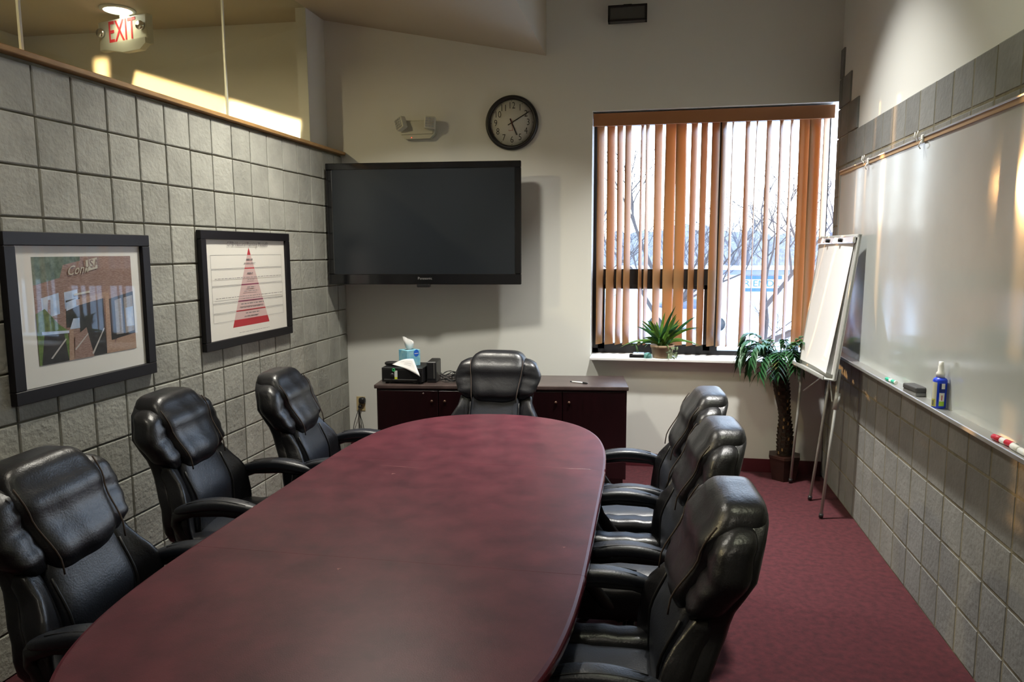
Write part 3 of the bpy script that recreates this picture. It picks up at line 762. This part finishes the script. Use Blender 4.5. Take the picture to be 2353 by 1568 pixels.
# emergency light
el = root('emergency_light', 'white twin-head emergency light on the wall above the television', 'light', (.65, 0, 2.617))
b = MB(); M_ = Matrix(((1, 0, 0, 0), (0, 0, -1, 0), (0, 1, 0, 0), (0, 0, 0, 1)))
b.prism([(-.135, .058), (.135, .058), (.14, -.045), (.10, -.082), (-.10, -.082), (-.14, -.045)], .0, .055, M_); 
b.obj('housing', BEIGEP, el)
MB().box(-.128, .128, -.062, -.055, -.05, .052, .003).obj('cover', BEIGEP, el)
for s, ry, rz in ((-1, -.35, .55), (1, .08, -.25)):
    MM = Matrix.Translation((s * .118, -.10, .028)) @ Matrix.Rotation(rz * -1, 4, 'Z') @ Matrix.Rotation(ry, 4, 'Y')
    hd = MB().box(-.042, .042, -.02, .03, -.046, .046, .008, 2, MM).obj('lamp_head', BEIGEP, el)
    b = MB()
    for i in range(4):
        for j in range(3):
            b.box(-.034 + j * .0235, -.034 + j * .0235 + .019, -.024, -.019, -.036 + i * .019, -.036 + i * .019 + .014, 0, 1, MM)
    b.obj('lens', mat('lamp_lens', (.55, .56, .54), .15, .4) if s < 0 else bpy.data.materials['lamp_lens'], hd)
    MB().tube([(s * .11, -.055, -.0), (s * .115, -.085, .01)], .014, 8).obj('swivel', BEIGEP, el)
MB().lathe([(0, 0), (.004, 0), (.003, .003), (0, .003)], 8, Matrix.Translation((-.045, -.056, -.072)) @ RY).obj('indicator_lamp', mat('indicator_red', (.5, .02, .02), .4, emis=(1, .1, .05), estr=1.5), el)
# flood light top
fl = root('wall_floodlight', 'black rectangular floodlight high on the wall above the window', 'light', (2.25, 0, 3.352), 0)
MB().box(-.03, .03, -.06, 0, -.03, .03, .005).obj('mount', PLAST, fl)
b = MB()
for q in ((-.138, .138, .042, .056), (-.138, .138, -.056, -.042), (-.138, -.122, -.056, .056), (.122, .138, -.056, .056)): b.box(q[0], q[1], -.115, -.05, q[2], q[3], .002)
b.box(-.13, .13, -.06, -.05, -.05, .05); b.obj('housing', PLAST, fl)
MB().box(-.123, .123, -.105, -.1, -.043, .043).obj('lens', mat('flood_lens', (.09, .09, .085), .25), fl)
MB().box(-.03, .03, -.1, -.06, .056, .064, .002).obj('knuckle', PLAST, fl)
fl.scale = (1, 1, 1)
# outlet
ol = root('wall_outlet', 'ivory duplex wall outlet with cords near the block wall corner', 'outlet', (.10, 0, .412))
MB().box(-.038, .038, -.006, 0, -.06, .06, .002).obj('plate', IVORY, ol)
for z in (-.022, .022): MB().box(-.016, .016, -.009, -.006, z - .014, z + .014, .003).obj('socket', IVORY, ol)
MB().sup((.03, .035, .03), 3, 6, lambda v: (v.x + .0, v.y - .022, v.z - .022)).obj('plug', PLAST, ol)
MB().sup((.055, .05, .055), 3, 6, lambda v: (v.x + .018, v.y - .018, v.z + .03)).obj('round_plug', PLAST, ol)
for i, dx in enumerate((-.06, -.008, .015, .03)):
    pts = smooth([Vector((0, -.035, -.03)), Vector((dx * .3, -.05, -.08)), Vector((dx, -.03, -.2)), Vector((dx * 1.5, -.02, -.40))])
    MB().tube(pts, .0028, 5).obj('cord', PLAST, ol)

# ================================================================== LEFT WALL PICTURES
def picture(name, label, y0, y1, z0, z1, fw, lean=0):
    """y0 near-camera edge, y1 far edge. local x runs along +y of the room, local z up, facing +x"""
    r = root(name, label, 'picture', (.002, y0, z0), PI / 2)
    r.rotation_euler = (0, 0, PI / 2)
    Wd, Ht = y1 - y0, z1 - z0
    b = MB()   # local: x along wall, -y outward
    for q in ((0, Wd, Ht - fw, Ht), (0, Wd, 0, fw), (0, fw, fw, Ht - fw), (Wd - fw, Wd, fw, Ht - fw)): b.box(q[0], q[1], -.03, 0, q[2], q[3], .003)
    b.obj('frame', FRAMEM, r)
    MB().box(fw - .005, Wd - fw + .005, -.012, -.004, fw - .005, Ht - fw + .005).obj('mat_board', MATB, r)
    MB().box(fw - .002, Wd - fw + .002, -.0205, -.0185, fw - .002, Ht - fw + .002).obj('glazing', PGLASS, r)
    return r, Wd, Ht
def art(name, parent, items, ox, oz, Wd, Ht, y=-.0122, step=.00012):
    """flat print: items = (polygon in 0..1 coordinates, material), later ones lie on top"""
    b = MB(); mats = []
    for i, (pts, m) in enumerate(items):
        if m not in mats: mats.append(m)
        b.mi = mats.index(m); b.poly([(ox + u * Wd, y - i * step, oz + v * Ht) for u, v in pts])
    return b.obj(name, mats, parent)
p1, Wd, Ht = picture('framed_photograph', 'large black-framed photograph of a brick storefront in a white mat', -3.235, -2.405, 1.07, 1.752, .055)
PB = mat('print_brick', (.19, .105, .08), .6, color2=(.34, .24, .20), vscale=60, stretch=(1, 1, 5)); PBL = mat('print_brick_light', (.42, .30, .22), .6, color2=(.28, .17, .12), vscale=60, stretch=(1, 1, 5)); PTR = mat('print_tree', (.05, .09, .06), .6, color2=(.16, .22, .16), vscale=40)
PDK = mat('print_dark', (.02, .02, .018), .6, var=.4, vscale=20); PSK = mat('print_glass_sky', (.30, .42, .62), .6, color2=(.55, .62, .72), vscale=18); PGN = mat('print_shrub', (.04, .09, .015), .6, color2=(.14, .22, .05), vscale=40); PWD = mat('print_window', (.20, .19, .18), .6, color2=(.33, .31, .28), vscale=60, stretch=(1, 1, 6)); PSG = mat('print_sign', (.50, .47, .38), .6); PGR = mat('print_grey', (.45, .43, .40), .6)
R_ = lambda a, c, d, e: [(a, d), (c, d), (c, e), (a, e)]
items = [(R_(0, 1, 0, 1), PB), (R_(0, .45, .68, 1), PTR), ([(0, .62), (.0, .74), (.24, .80), (.28, .92), (.62, 1), (1, 1), (1, .6), (.4, .5)], PB),
         ([(.06, .42), (.06, .62), (.22, .66), (.22, .46)], PSK), ([(.27, .5), (.27, .66), (.40, .68), (.40, .5)], PSK), ([(.1, .42), (.12, .6), (.14, .6), (.13, .42)], PB),
         ([(.27, .32), (.28, .58), (.42, .60), (.42, .32)], PDK), ([(.28, .48), (.28, .56), (.4, .6), (.4, .52)], PSK), ([(.3, .3), (.34, .4), (.42, .4), (.42, .3)], PSK),
         ([(.40, .0), (.40, .52), (.66, .58), (.66, .0)], PDK), ([(.38, .52), (.38, .58), (.70, .64), (.70, .58)], PBL), ([(.66, 0), (.68, .62), (.72, .63), (.76, .0)], PBL),
         ([(.72, .13), (.72, .56), (1, .62), (1, .16)], PDK), ([(.78, .18), (.78, .54), (.86, .56), (.86, .18)], PWD), ([(.885, .18), (.885, .56), (.99, .58), (.99, .2)], PWD), ([(.9, .25), (.9, .45), (.99, .46), (.99, .25)], PSK),
         ([(.72, 0), (.78, .14), (1, .17), (1, 0)], PBL), ([(0, .0), (0, .48), (.08, .52), (.2, .36), (.27, .3), (.3, 0)], PGN), ([(.02, 0), (.06, .28), (.24, .27), (.27, 0)], PDK), ([(.04, .28), (.04, .31), (.3, .29), (.3, .265)], PSK),
         ([(.27, 0), (.29, .3), (.33, .3), (.32, 0)], PBL), ([(.32, 0), (.34, .22), (.46, .3), (.5, .1), (.52, 0)], PB),
         ([(.10, .05), (.25, .22), (.26, .21), (.115, .045)], PGR), ([(.5, .03), (.64, .27), (.65, .265), (.515, .02)], PGR), ([(.33, .1), (.47, .24), (.475, .23), (.34, .09)], PGR),
         ([(.50, .85), (.50, .96), (.62, .99), (.62, .88)], PSG), ([(.36, .62), (.36, .64), (.52, .66), (.52, .64)], PSG)]
ax, az = .055 + .085, .055 + .085; aw, ah = Wd - .055 * 2 - .17 + .02, Ht - .11 - .17 + .04
pp = art('photo_print', p1, items, ax, az, aw, ah)
text('print_lettering', 'USA', .050, PB, pp, (ax + .56 * aw, -.0163, az + .925 * ah), (PI / 2, -.05, 0), ext=.0001)
text('print_lettering', 'Conn', .055, PSG, pp, (ax + .41 * aw, -.0163, az + .87 * ah), (PI / 2, -.1, 0), ext=.0001, shear=.5)
p2, Wd, Ht = picture('framed_chart', 'black-framed chart of a red and pink pyramid on white', -1.985, -.985, 1.112, 1.79, .05)
CH1 = mat('chart_red', (.45, .03, .04), .6); CH2 = mat('chart_pink', (.62, .45, .43), .6); CH3 = mat('chart_maroon', (.22, .04, .09), .6); CHL = mat('chart_line', (.15, .14, .16), .6); CHT = mat('chart_text', (.22, .2, .2), .6); CHW = mat('chart_paper', (.78, .76, .70), .6)
ox, oz, aw, ah = .05, .05, Wd - .1, Ht - .1
items = [(R_(0, 1, 0, 1), CHW)]
apx, top, bot, hb = .51, .925, .10, .235
hwp = lambda v: hb * (top - v) / (top - bot)
def band(v0, v1, m): items.append(([(apx - hwp(v0), v0), (apx + hwp(v0), v0), (apx + hwp(v1), v1), (apx - hwp(v1), v1)], m))
cuts = [.845, .705, .535, .365, .265, .175]
band(.175, .845, CH2); band(.845, top - .001, CH1); band(.10, .175, CH1)
for v, m in ((.705, CH1), (.535, CH3), (.365, CH3), (.265, CH1)): band(v - .006, v + .006, m)
def ln(u0, u1, v0, v1): items.append((R_(u0, u1, v0, v1), CHL))
bx_ = [(.845, .71), (.70, .54), (.53, .37), (.36, .27), (.26, .175)]
for a, c in bx_:
    for v in (a, c):
        h_ = hwp(v) + .004
        ln(.06, apx - h_, v - .0012, v + .0012); ln(apx + h_, .95, v - .0012, v + .0012)
    ln(.06, .0615, c, a); ln(.9485, .95, c, a)
def words_(u0, u1, v, hgt=.012, seed=0):
    rnd = random.Random(seed); u = u0
    while u < u1:
        L_ = rnd.uniform(.015, .05); items.append((R_(u, min(u + L_, u1), v - hgt / 2, v + hgt / 2), CHT)); u += L_ + .008
for i, (a_, c_, v, h_) in enumerate([(.47, .55, .80, .012), (.44, .58, .76, .007), (.475, .545, .655, .012), (.09, .93, .61, .006), (.47, .56, .585, .006), (.46, .56, .505, .01), (.42, .60, .465, .007), (.09, .93, .415, .006), (.40, .62, .39, .006), (.37, .66, .335, .012), (.36, .66, .295, .007), (.42, .60, .235, .012), (.44, .58, .205, .007), (.33, .72, .04, .004)]):
    words_(a_, c_, v, h_, i)
pc = art('chart_print', p2, items, ox, oz, aw, ah, step=.00008)
text('chart_title', 'GTD Natural Planning Model\u00ae', .037, CHT, pc, (ox + .5 * aw, -.0175, oz + .955 * ah), (PI / 2, 0, 0), ext=.0001)

# ================================================================== HALL
rl = root('recessed_light', 'round lit ceiling light in the hall above the exit sign', 'light', (-1.539, -.512, zc(-.12) + .012))
MB().lathe([(.10, 0), (.125, 0), (.125, -.008), (.10, -.012)], 32, caps=False).obj('trim_ring', WHITEP, rl)
MB().lathe([(0, -.004), (.10, -.004), (.10, -.008), (0, -.016)], 32).obj('lens', mat('lit_lens', (.9, .9, .9), .4, emis=(1, .97, .85), estr=7), rl)
ex = root('exit_sign', 'beige EXIT sign with red letters and two lamp heads seen through the glass', 'sign', (-1.555, -.42, 3.33), math.radians(-15))
ex.scale = (1.1, 1, 1.0)
b = MB(); b.box(-.25, .25, -.03, .03, -.10, .12, .01, 2); b.obj('housing', BEIGEP, ex)
b = MB(); b.prism([(.02, -.14), (.19, -.14), (.25, -.10), (.25, -.06), (-.16, -.06), (-.16, -.10)], .0, .05, M_); b.obj('battery_case', BEIGEP, ex)
text('lettering', 'EXIT', .225, mat('exit_red', (.55, .03, .04), .5, emis=(1, .05, .06), estr=.08), ex, (-.0, -.032, .02), (PI / 2, 0, 0), sx=.62, bold=.001)
for s in (-1, 1): MB().lathe([(0, 0), (.03, 0), (.036, .02), (.028, .035), (0, .03)], 18, Matrix.Translation((s * .205, -.03, .03)) @ RY).obj('lamp_head', CHROME, ex)
MB().box(-.03, .03, -.02, .02, .12, .142).obj('canopy', BEIGEP, ex)

# ================================================================== WHITEBOARD
wbz0, wbz1, wby0, wby1 = 1.0, 2.165, -.275, -3.93
wbd = root('whiteboard', 'long glossy whiteboard on the right block wall with map rail and tray', 'whiteboard', (W, wby0, wbz0))
Lb = wby0 - wby1
MB().box(-.025, -.002, -Lb, 0, 0, wbz1 - wbz0).obj('writing_surface', BOARD, wbd)
MB().box(-.03, -.0, -Lb, .012, wbz1 - wbz0, wbz1 - wbz0 + .028, .002).obj('map_rail', CORK, wbd)
MB().box(-.034, -.028, -Lb, .012, wbz1 - wbz0 + .022, wbz1 - wbz0 + .030, .001).obj('rail_lip', ALU, wbd)
MB().box(-.03, 0, 0, .012, -.02, wbz1 - wbz0 + .001, .002).obj('end_trim', ALU, wbd)
MB().box(-.088, 0, -Lb, .012, -.012, .0, .003).obj('tray', ALU, wbd)
MB().box(-.092, -.084, -Lb, .012, -.014, .006, .003).obj('tray_lip', ALU, wbd)
for y, q in ((-.94, 'nearer the window'), (-1.824, 'farther from the window')):
    h = root('map_hook', 'white wire hook on the whiteboard rail, ' + q, 'hook', (W - .034, y, 2.18))
    MB().box(-.004, .004, -.012, .012, -.02, .02, .002).obj('clip', WHITEP, h)
    for s in (-1, 1): MB().tube([(-.004, s * .006, 0), (-.02, s * .014, -.008), (-.03, s * .018, .012), (-.026, s * .02, .035)], .0025, 6).obj('prong', WHITEP, h)
    MB().tube([(-.004, 0, -.01), (-.015, 0, -.03), (-.006, 0, -.045)], .0025, 6).obj('prong', WHITEP, h)
def marker(loc, rz, cap, label, band_=None, L_=.12, r_=.0085):
    r = root('dry_erase_marker', label, 'marker', loc, rz)
    MB().tube([(0, 0, 0), (0, L_ * .62, 0)], r_, 14).obj('barrel', WHITEP, r)
    MB().tube([(0, L_ * .62, 0), (0, L_ * .98, 0), (0, L_, 0)], [r_ * 1.08, r_, r_ * .7], 14).obj('cap', cap, r)
    if band_: MB().tube([(0, L_ * .1, 0), (0, L_ * .4, 0)], r_ * 1.02, 14, caps=False).obj('label_band', band_, r)
GRN = mat('marker_green', (.02, .35, .22), .4); RED = mat('marker_red', (.5, .01, .03), .4)
marker((W - .055, -1.74, 1.009), .1, GRN, 'green and white marker at the far end of the whiteboard tray', GRN)
marker((W - .05, -2.955, 1.0105), .12, RED, 'white marker with a red cap on the whiteboard tray', RED, .13, .0105)
marker((W - .062, -3.10, 1.0105), -.02, WHITEP, 'plain white marker nearest the viewer on the whiteboard tray', None, .15, .0105)
er = root('board_eraser', 'dark grey felt board eraser on the whiteboard tray', 'eraser', (W - .05, -1.99, 1.0), .12)
MB().box(-.026, .026, -.065, .065, .0, .018, .003).obj('felt', mat('felt_grey', (.16, .16, .16), .95), er)
MB().box(-.028, .028, -.067, .067, .018, .042, .006, 2).obj('body', mat('eraser_body', (.045, .045, .045), .6), er)
sb = root('spray_bottle', 'blue and white whiteboard cleaner spray bottle on the tray', 'bottle', (W - .055, -2.29, 1.0), 0)
SBB = mat('bottle_blue', (.01, .05, .62), .35)
MB().lathe([(0, 0), (.025, 0), (.0275, .004), (.0275, .118), (.024, .126), (.014, .132), (0, .132)], 28).obj('bottle_body', SBB, sb)
def wrap(a0, a1, z0, z1, m, nm, rr=.0279):
    b = MB(); n_ = 8
    b.grid([[(rr * math.cos(a0 + (a1 - a0) * i / n_), rr * math.sin(a0 + (a1 - a0) * i / n_), z) for i in range(n_ + 1)] for z in (z0, z1)]); return b.obj(nm, m, sb)
AC = math.atan2(-3.33, -1.2)   # towards the camera
CRM = mat('label_cream', (.6, .6, .48), .5); LIM = mat('label_lime', (.35, .6, .04), .5); NAV = mat('label_navy', (.005, .02, .20), .4)
wrap(AC - 1.3, AC - .35, .008, .112, CRM, 'side_label'); wrap(AC - 1.25, AC - .5, .008, .04, mat('label_olive', (.45, .45, .08), .5), 'side_label_band', .0281)
wrap(AC - 1.05, AC - .75, .012, .034, mat('label_grey', (.12, .12, .12), .6), 'ingredients_panel', .0283)
wrap(AC - .05, AC + .8, .07, .108, NAV, 'front_label_top', .0281); wrap(AC + .0, AC + .75, .02, .068, WHITEP, 'front_label'); wrap(AC + .0, AC + .75, .012, .032, LIM, 'front_label_band', .0281); wrap(AC + .25, AC + .75, .085, .108, WHITEP, 'front_emblem', .0283); wrap(AC + .3, AC + .42, .036, .058, RED, 'front_mark', .0281)
MB().lathe([(0, .132), (.017, .132), (.017, .15), (.012, .156), (.011, .178), (.0095, .182), (.0095, .198), (0, .198)], 20).obj('spray_nozzle', WHITEP, sb)

# ================================================================== EASEL
def V3(*a): return Vector(a)
# board corners: near top, near bottom, far bottom, far top
nt, nb, fb_, ft = V3(3.655, -.985, 1.765), V3(3.555, -1.0, .885), V3(3.49, -.30, .90), V3(3.60, -.29, 1.765)
es = root('flip_chart_easel', 'grey metal flip chart easel leaning beside the whiteboard', 'easel', (3.5, -.6, 0))
O = V3(3.5, -.6, 0)
up = ((nt - nb).normalized() + (ft - fb_).normalized()).normalized(); al = (fb_ - nb); al = (al - up * al.dot(up)); WB_ = al.length; al.normalize(); nrm = up.cross(al).normalized()   # towards -x?
if nrm.x > 0: nrm = -nrm
HB = .88
EM = Matrix((al, nrm, up)).transposed().to_4x4(); EM.translation = nb - O
b = MB(); b.box(0, WB_, -.006, 0, 0, HB, 0, 1, EM); b.obj('backing_board', EASELM, es)
b = MB()
for q in ((0, .022, 0, HB), (WB_ - .022, WB_, 0, HB), (0, WB_, HB - .022, HB)): b.box(q[0], q[1], 0, .012, q[2], q[3], .003, 1, EM)
b.obj('board_frame', EASELM, es)
b = MB(); b.box(.0, WB_, .0, .075, -.004, .002, 0, 1, EM); b.box(0, WB_, .068, .075, -.004, .018, 0, 1, EM); b.obj('tray', EASELM, es)
b = MB(); b.box(.03, WB_ - .02, .012, .03, HB - .055, HB - .015, .004, 1, EM); b.obj('clamp_bar', CHROME, es)
for q in (.25, WB_ - .22): 
    b = MB(); b.lathe([(0, 0), (.012, 0), (.012, .012), (0, .012)], 12, EM @ Matrix.Translation((q, .03, HB - .035)) @ Matrix.Rotation(-PI / 2, 4, 'X')); b.obj('clamp_knob', PLAST, es)
fp = root('flip_chart_pad', 'blank white paper pad clamped on the easel', 'paper pad', O)
b = MB()
rows = []
for j in range(13):
    t = j / 12; zz = HB - .03 - t * (HB - .06)
    rows.append([EM @ Vector((.045 + (WB_ - .07) * i / 8, .016 + .006 * math.sin(t * 3 + i * .4) + .03 * t * t * (1 - i / 8) ** 2, zz)) for i in range(9)])
b.grid(rows); sh = b.obj('top_sheet', PAPER, fp)
b = MB(); b.box(.045, WB_ - .028, .001, .011, .028, HB - .035, 0, 1, EM); b.obj('pad_block', PAPER, fp)
def leg(p0, p1, w_=.011, nm='leg'):
    b = MB(); b.tube([V3(*p0) - O, V3(*p1) - O], w_, 4, up=(1, 1, 0)); o = b.obj(nm, EASELM, es)
    if nm == 'leg':
        d = (V3(*p1) - V3(*p0)).normalized(); MB().tube([V3(*p1) - O - d * .025, V3(*p1) - O], w_ * 1.25, 8).obj('rubber_foot', PLAST, o)
leg((3.585, -.97, .95), (3.523, -.95, .008)); leg((3.50, -.33, .95), (3.465, -.245, .008)); leg((3.625, -.62, .95), (3.525, -.61, .008))
leg((3.56, -.93, .74), (3.60, -.66, .86), .006, 'brace'); leg((3.505, -.36, .70), (3.60, -.58, .86), .006, 'brace')
MB().tube([V3(3.583, -.965, .80) - O, V3(3.572, -.962, .70) - O], .018, 8).obj('clamp_collar', EASELM, es)

# ================================================================== PLANTS
# corner palm
pl_ = root('potted_palm', 'small drooping palm in a wooden planter in the corner by the easel', 'plant', (3.435, -.145, 0))
b = MB()
n6 = 6
for (r0, r1, z0, z1) in ((.092, .118, 0, .165), (.122, .122, .165, .185)):
    M6 = Matrix.Rotation(.35, 4, 'Z')
    A_ = [b.b.verts.new(M6 @ Vector((r0 * math.cos(k * PI / 3), r0 * math.sin(k * PI / 3), z0))) for k in range(6)]; C_ = [b.b.verts.new(M6 @ Vector((r1 * math.cos(k * PI / 3), r1 * math.sin(k * PI / 3), z1))) for k in range(6)]
    for k in range(6): b._f([A_[k], A_[(k + 1) % 6], C_[(k + 1) % 6], C_[k]])
    b._f(A_); b._f(C_)
b.obj('planter', POTW, pl_)
tr = lambda t: Vector((.0 - .055 * t + .012 * math.sin(t * 5), -.02 * t, .16 + .72 * t))
trad = lambda t: .047 + .008 * math.sin(t * 11) - .004 * t
trk = MB().tube([tr(i / 24) for i in range(25)], [trad(i / 24) for i in range(25)], 14).obj('trunk', TRUNK, pl_)
b = MB(); b2 = MB(); rnd = random.Random(4)
for i in range(26):
    for k in range(6):
        t = i / 26; a = k * PI / 3 + i * .55 + rnd.uniform(-.1, .1); c = tr(t); rr = trad(t)
        d = Vector((math.cos(a), math.sin(a), 0)); sd = Vector((-d.y, d.x, 0))
        p = c + d * (rr - .004)
        q = [p - sd * .018, p + sd * .018, p + sd * .014 + Vector((0, 0, .03)) + d * .012, p - sd * .014 + Vector((0, 0, .03)) + d * .012]
        v = [b.b.verts.new(x) for x in q]; b._f(v); tipv = b.b.verts.new(p + Vector((0, 0, .032))); b._f([v[2], v[3], tipv]); b._f([v[1], v[2], tipv]); b._f([v[3], v[0], tipv])
        if rnd.random() < .22 and t < .75:
            s0 = p + d * .010 + Vector((0, 0, .004)); b2.poly([s0 - sd * .006, s0 + sd * .006, s0 + sd * .005 + Vector((0, 0, .022)) + d * .004, s0 - sd * .005 + Vector((0, 0, .022)) + d * .004])
b.obj('bark_scales', SCALE, trk)['kind'] = 'stuff'; b2.obj('bark_scars', SCAR, trk)['kind'] = 'stuff'
def frond(seed, az, L_, rise, droop, m):
    rnd = random.Random(seed); b = MB(); c0 = tr(1.0); d = Vector((math.cos(az), math.sin(az), 0)); sd = Vector((-d.y, d.x, 0)); up_ = Vector((0, 0, 1))
    pt = lambda t: c0 + d * L_ * math.sin(t * 1.35) / math.sin(1.35) + up_ * (rise * math.sin(t * 2.2) - droop * t * t)
    b.tube([pt(i / 10) for i in range(11)], [.0045 - .0035 * i / 10 for i in range(11)], 5)
    def leaflet(p, dirv, ll, wd, flop):
        nrm_ = dirv.cross(up_).normalized(); n_ = 7; prevL = None
        for i in range(n_ + 1):
            t = i / n_; q = p + dirv * ll * t - up_ * flop * t * t; wv = wd * math.sin(min(1, t * 1.15 + .12) * PI) * (1 + .35 * (i % 2)) + .0008
            row = [b.b.verts.new(q - nrm_ * wv + up_ * wv * .3), b.b.verts.new(q), b.b.verts.new(q + nrm_ * wv + up_ * wv * .3)]
            if prevL:
                for k in range(2): b._f([prevL[k], prevL[k + 1], row[k + 1], row[k]], True)
            prevL = row
    for i in range(2, 11):
        t = i / 10; p = pt(t); tan = (pt(min(1, t + .05)) - pt(t - .05)).normalized()
        for s in (-1, 1):
            dv = (tan * .8 + sd * s * 1.0 * (1.2 - t * .5) + up_ * .1).normalized(); leaflet(p, dv, L_ * .46 * (1.15 - .5 * abs(t - .45)), .0135, L_ * .2 + rnd.uniform(0, .02))
    leaflet(pt(1), (pt(1) - pt(.9)).normalized(), L_ * .3, .009, L_ * .12)
    b.obj('frond', m, pl_)
fr = [(-2.95, .28, .14, .10), (-2.5, .27, .16, .09), (-.3, .20, .18, .08), (-.75, .27, .19, .09), (2.95, .25, .2, .03), (-.1, .2, .2, .06), (-2.9, .22, .11, .15), (-2.3, .24, .10, .14), (-1.75, .22, .12, .15), (-1.2, .20, .13, .12), (-.7, .17, .12, .15), (-.2, .14, .11, .16), (2.9, .24, .13, .09), (2.4, .10, .15, .02), (-3.0, .26, .15, .02), (.3, .12, .14, .05), (-.45, .16, .15, .03), (-1.5, .12, .16, .0), (-2.6, .16, .16, .04), (-2.0, .19, .05, .12)]
for i, (az_, L_, ri, dr) in enumerate(fr): frond(i, az_, L_, ri, dr, LEAF2 if i in (5, 13, 16) else LEAF)
# sill plant
sp = root('spider_plant', 'spiky green houseplant in a round clay pot on the window sill', 'plant', (2.545, -.018, .86))
MB().lathe([(0, 0), (.066, 0), (.072, .006), (.083, .075), (.088, .077), (.090, .097), (.082, .099), (.080, .085), (0, .084)], 32).obj('pot', TERRA, sp)
MB().lathe([(0, .088), (.080, .084)], 20).obj('soil', SOIL, sp)
rnd = random.Random(9)
for i in range(46):
    a = rnd.uniform(0, 2 * PI) if i > 20 else PI + rnd.uniform(-.2, PI + .2); L_ = rnd.uniform(.20, .36); el_ = rnd.uniform(.45, 1.3)
    d = Vector((math.cos(a), math.sin(a) * (.55 if math.sin(a) < 0 else .12), 0)); up_ = Vector((0, 0, 1)); sd = Vector((-d.y, d.x, 0)).normalized(); b = MB(); prev = None
    nn = Vector((rnd.uniform(-.6, .6), -1, rnd.uniform(-.3, .9))).normalized()
    c0 = Vector((rnd.uniform(-.03, .03), rnd.uniform(-.02, .02), .09)); n_ = 8
    for k in range(n_ + 1):
        t = k / n_; q = c0 + d * L_ * t * math.cos(el_) * 1.1 + up_ * L_ * (math.sin(el_) * t * 1.2 - .75 * (1.25 - math.sin(el_)) * t * t); wv = .0115 * math.sin(min(1, t * .85 + .15) * PI) + .0004
        T_ = (d * math.cos(el_) + up_ * math.sin(el_)).normalized(); sd = T_.cross(nn).normalized()
        row = [b.b.verts.new(q - sd * wv - nn * wv * .3), b.b.verts.new(q), b.b.verts.new(q + sd * wv - nn * wv * .3)]
        if prev:
            for j in range(2): b._f([prev[j], prev[j + 1], row[j + 1], row[j]], True)
        prev = row
    b.obj('leaf', LEAF2 if i % 3 else LEAF, sp)
b = MB()
for i in range(60):
    p = Vector((.06 + rnd.uniform(-.03, .05), -.06 + rnd.uniform(-.03, .01), .09 - rnd.uniform(0, .085))); s_ = .011
    e1 = Vector((rnd.uniform(-1, 1), rnd.uniform(-.4, .4), rnd.uniform(-1, 1))).normalized() * s_; e2 = e1.cross(Vector((0, 1, .2))).normalized() * s_ * .6
    b.poly([p - e1, p + e2, p + e1, p - e2])
b.obj('trailing_foliage', LEAF3, sp)['kind'] = 'stuff'
tr_ = root('sprout_tray', 'small black tray with a lone green sprout on the sill left of the pot', 'tray', (2.36, -.02, .86))
b = MB(); b.box(-.06, .06, -.05, .05, 0, .018, .004); b.obj('base', PLASTG, tr_)
MB().box(-.035, .055, -.045, .045, .018, .032, .006).obj('cover', mat('grey_cover', (.35, .36, .38), .3), tr_)
b = MB(); b.tube([(.0, 0, .03), (-.01, 0, .07), (-.015, .0, .10)], .002, 5)
for e in ((-.06, .0, .085), (.03, 0, .115), (.01, -.01, .04)): b.poly([(-.015, 0, .10), ((e[0] - .015) / 2, .004, (e[2] + .1) / 2 + .008), e, ((e[0] - .015) / 2, -.004, (e[2] + .1) / 2 - .006)])
b.obj('sprout', LEAF2, tr_)
ds = MB().lathe([(0, 0), (.032, 0), (.028, .03), (.018, .04), (0, .042)], 20).obj('teal_stone', mat('teal_glass', (.10, .28, .27), .25, trans=.5), None, (2.438, -.06, .86))
tag(ds, 'small teal glass dish on the sill between the tray and the clay pot', 'dish')
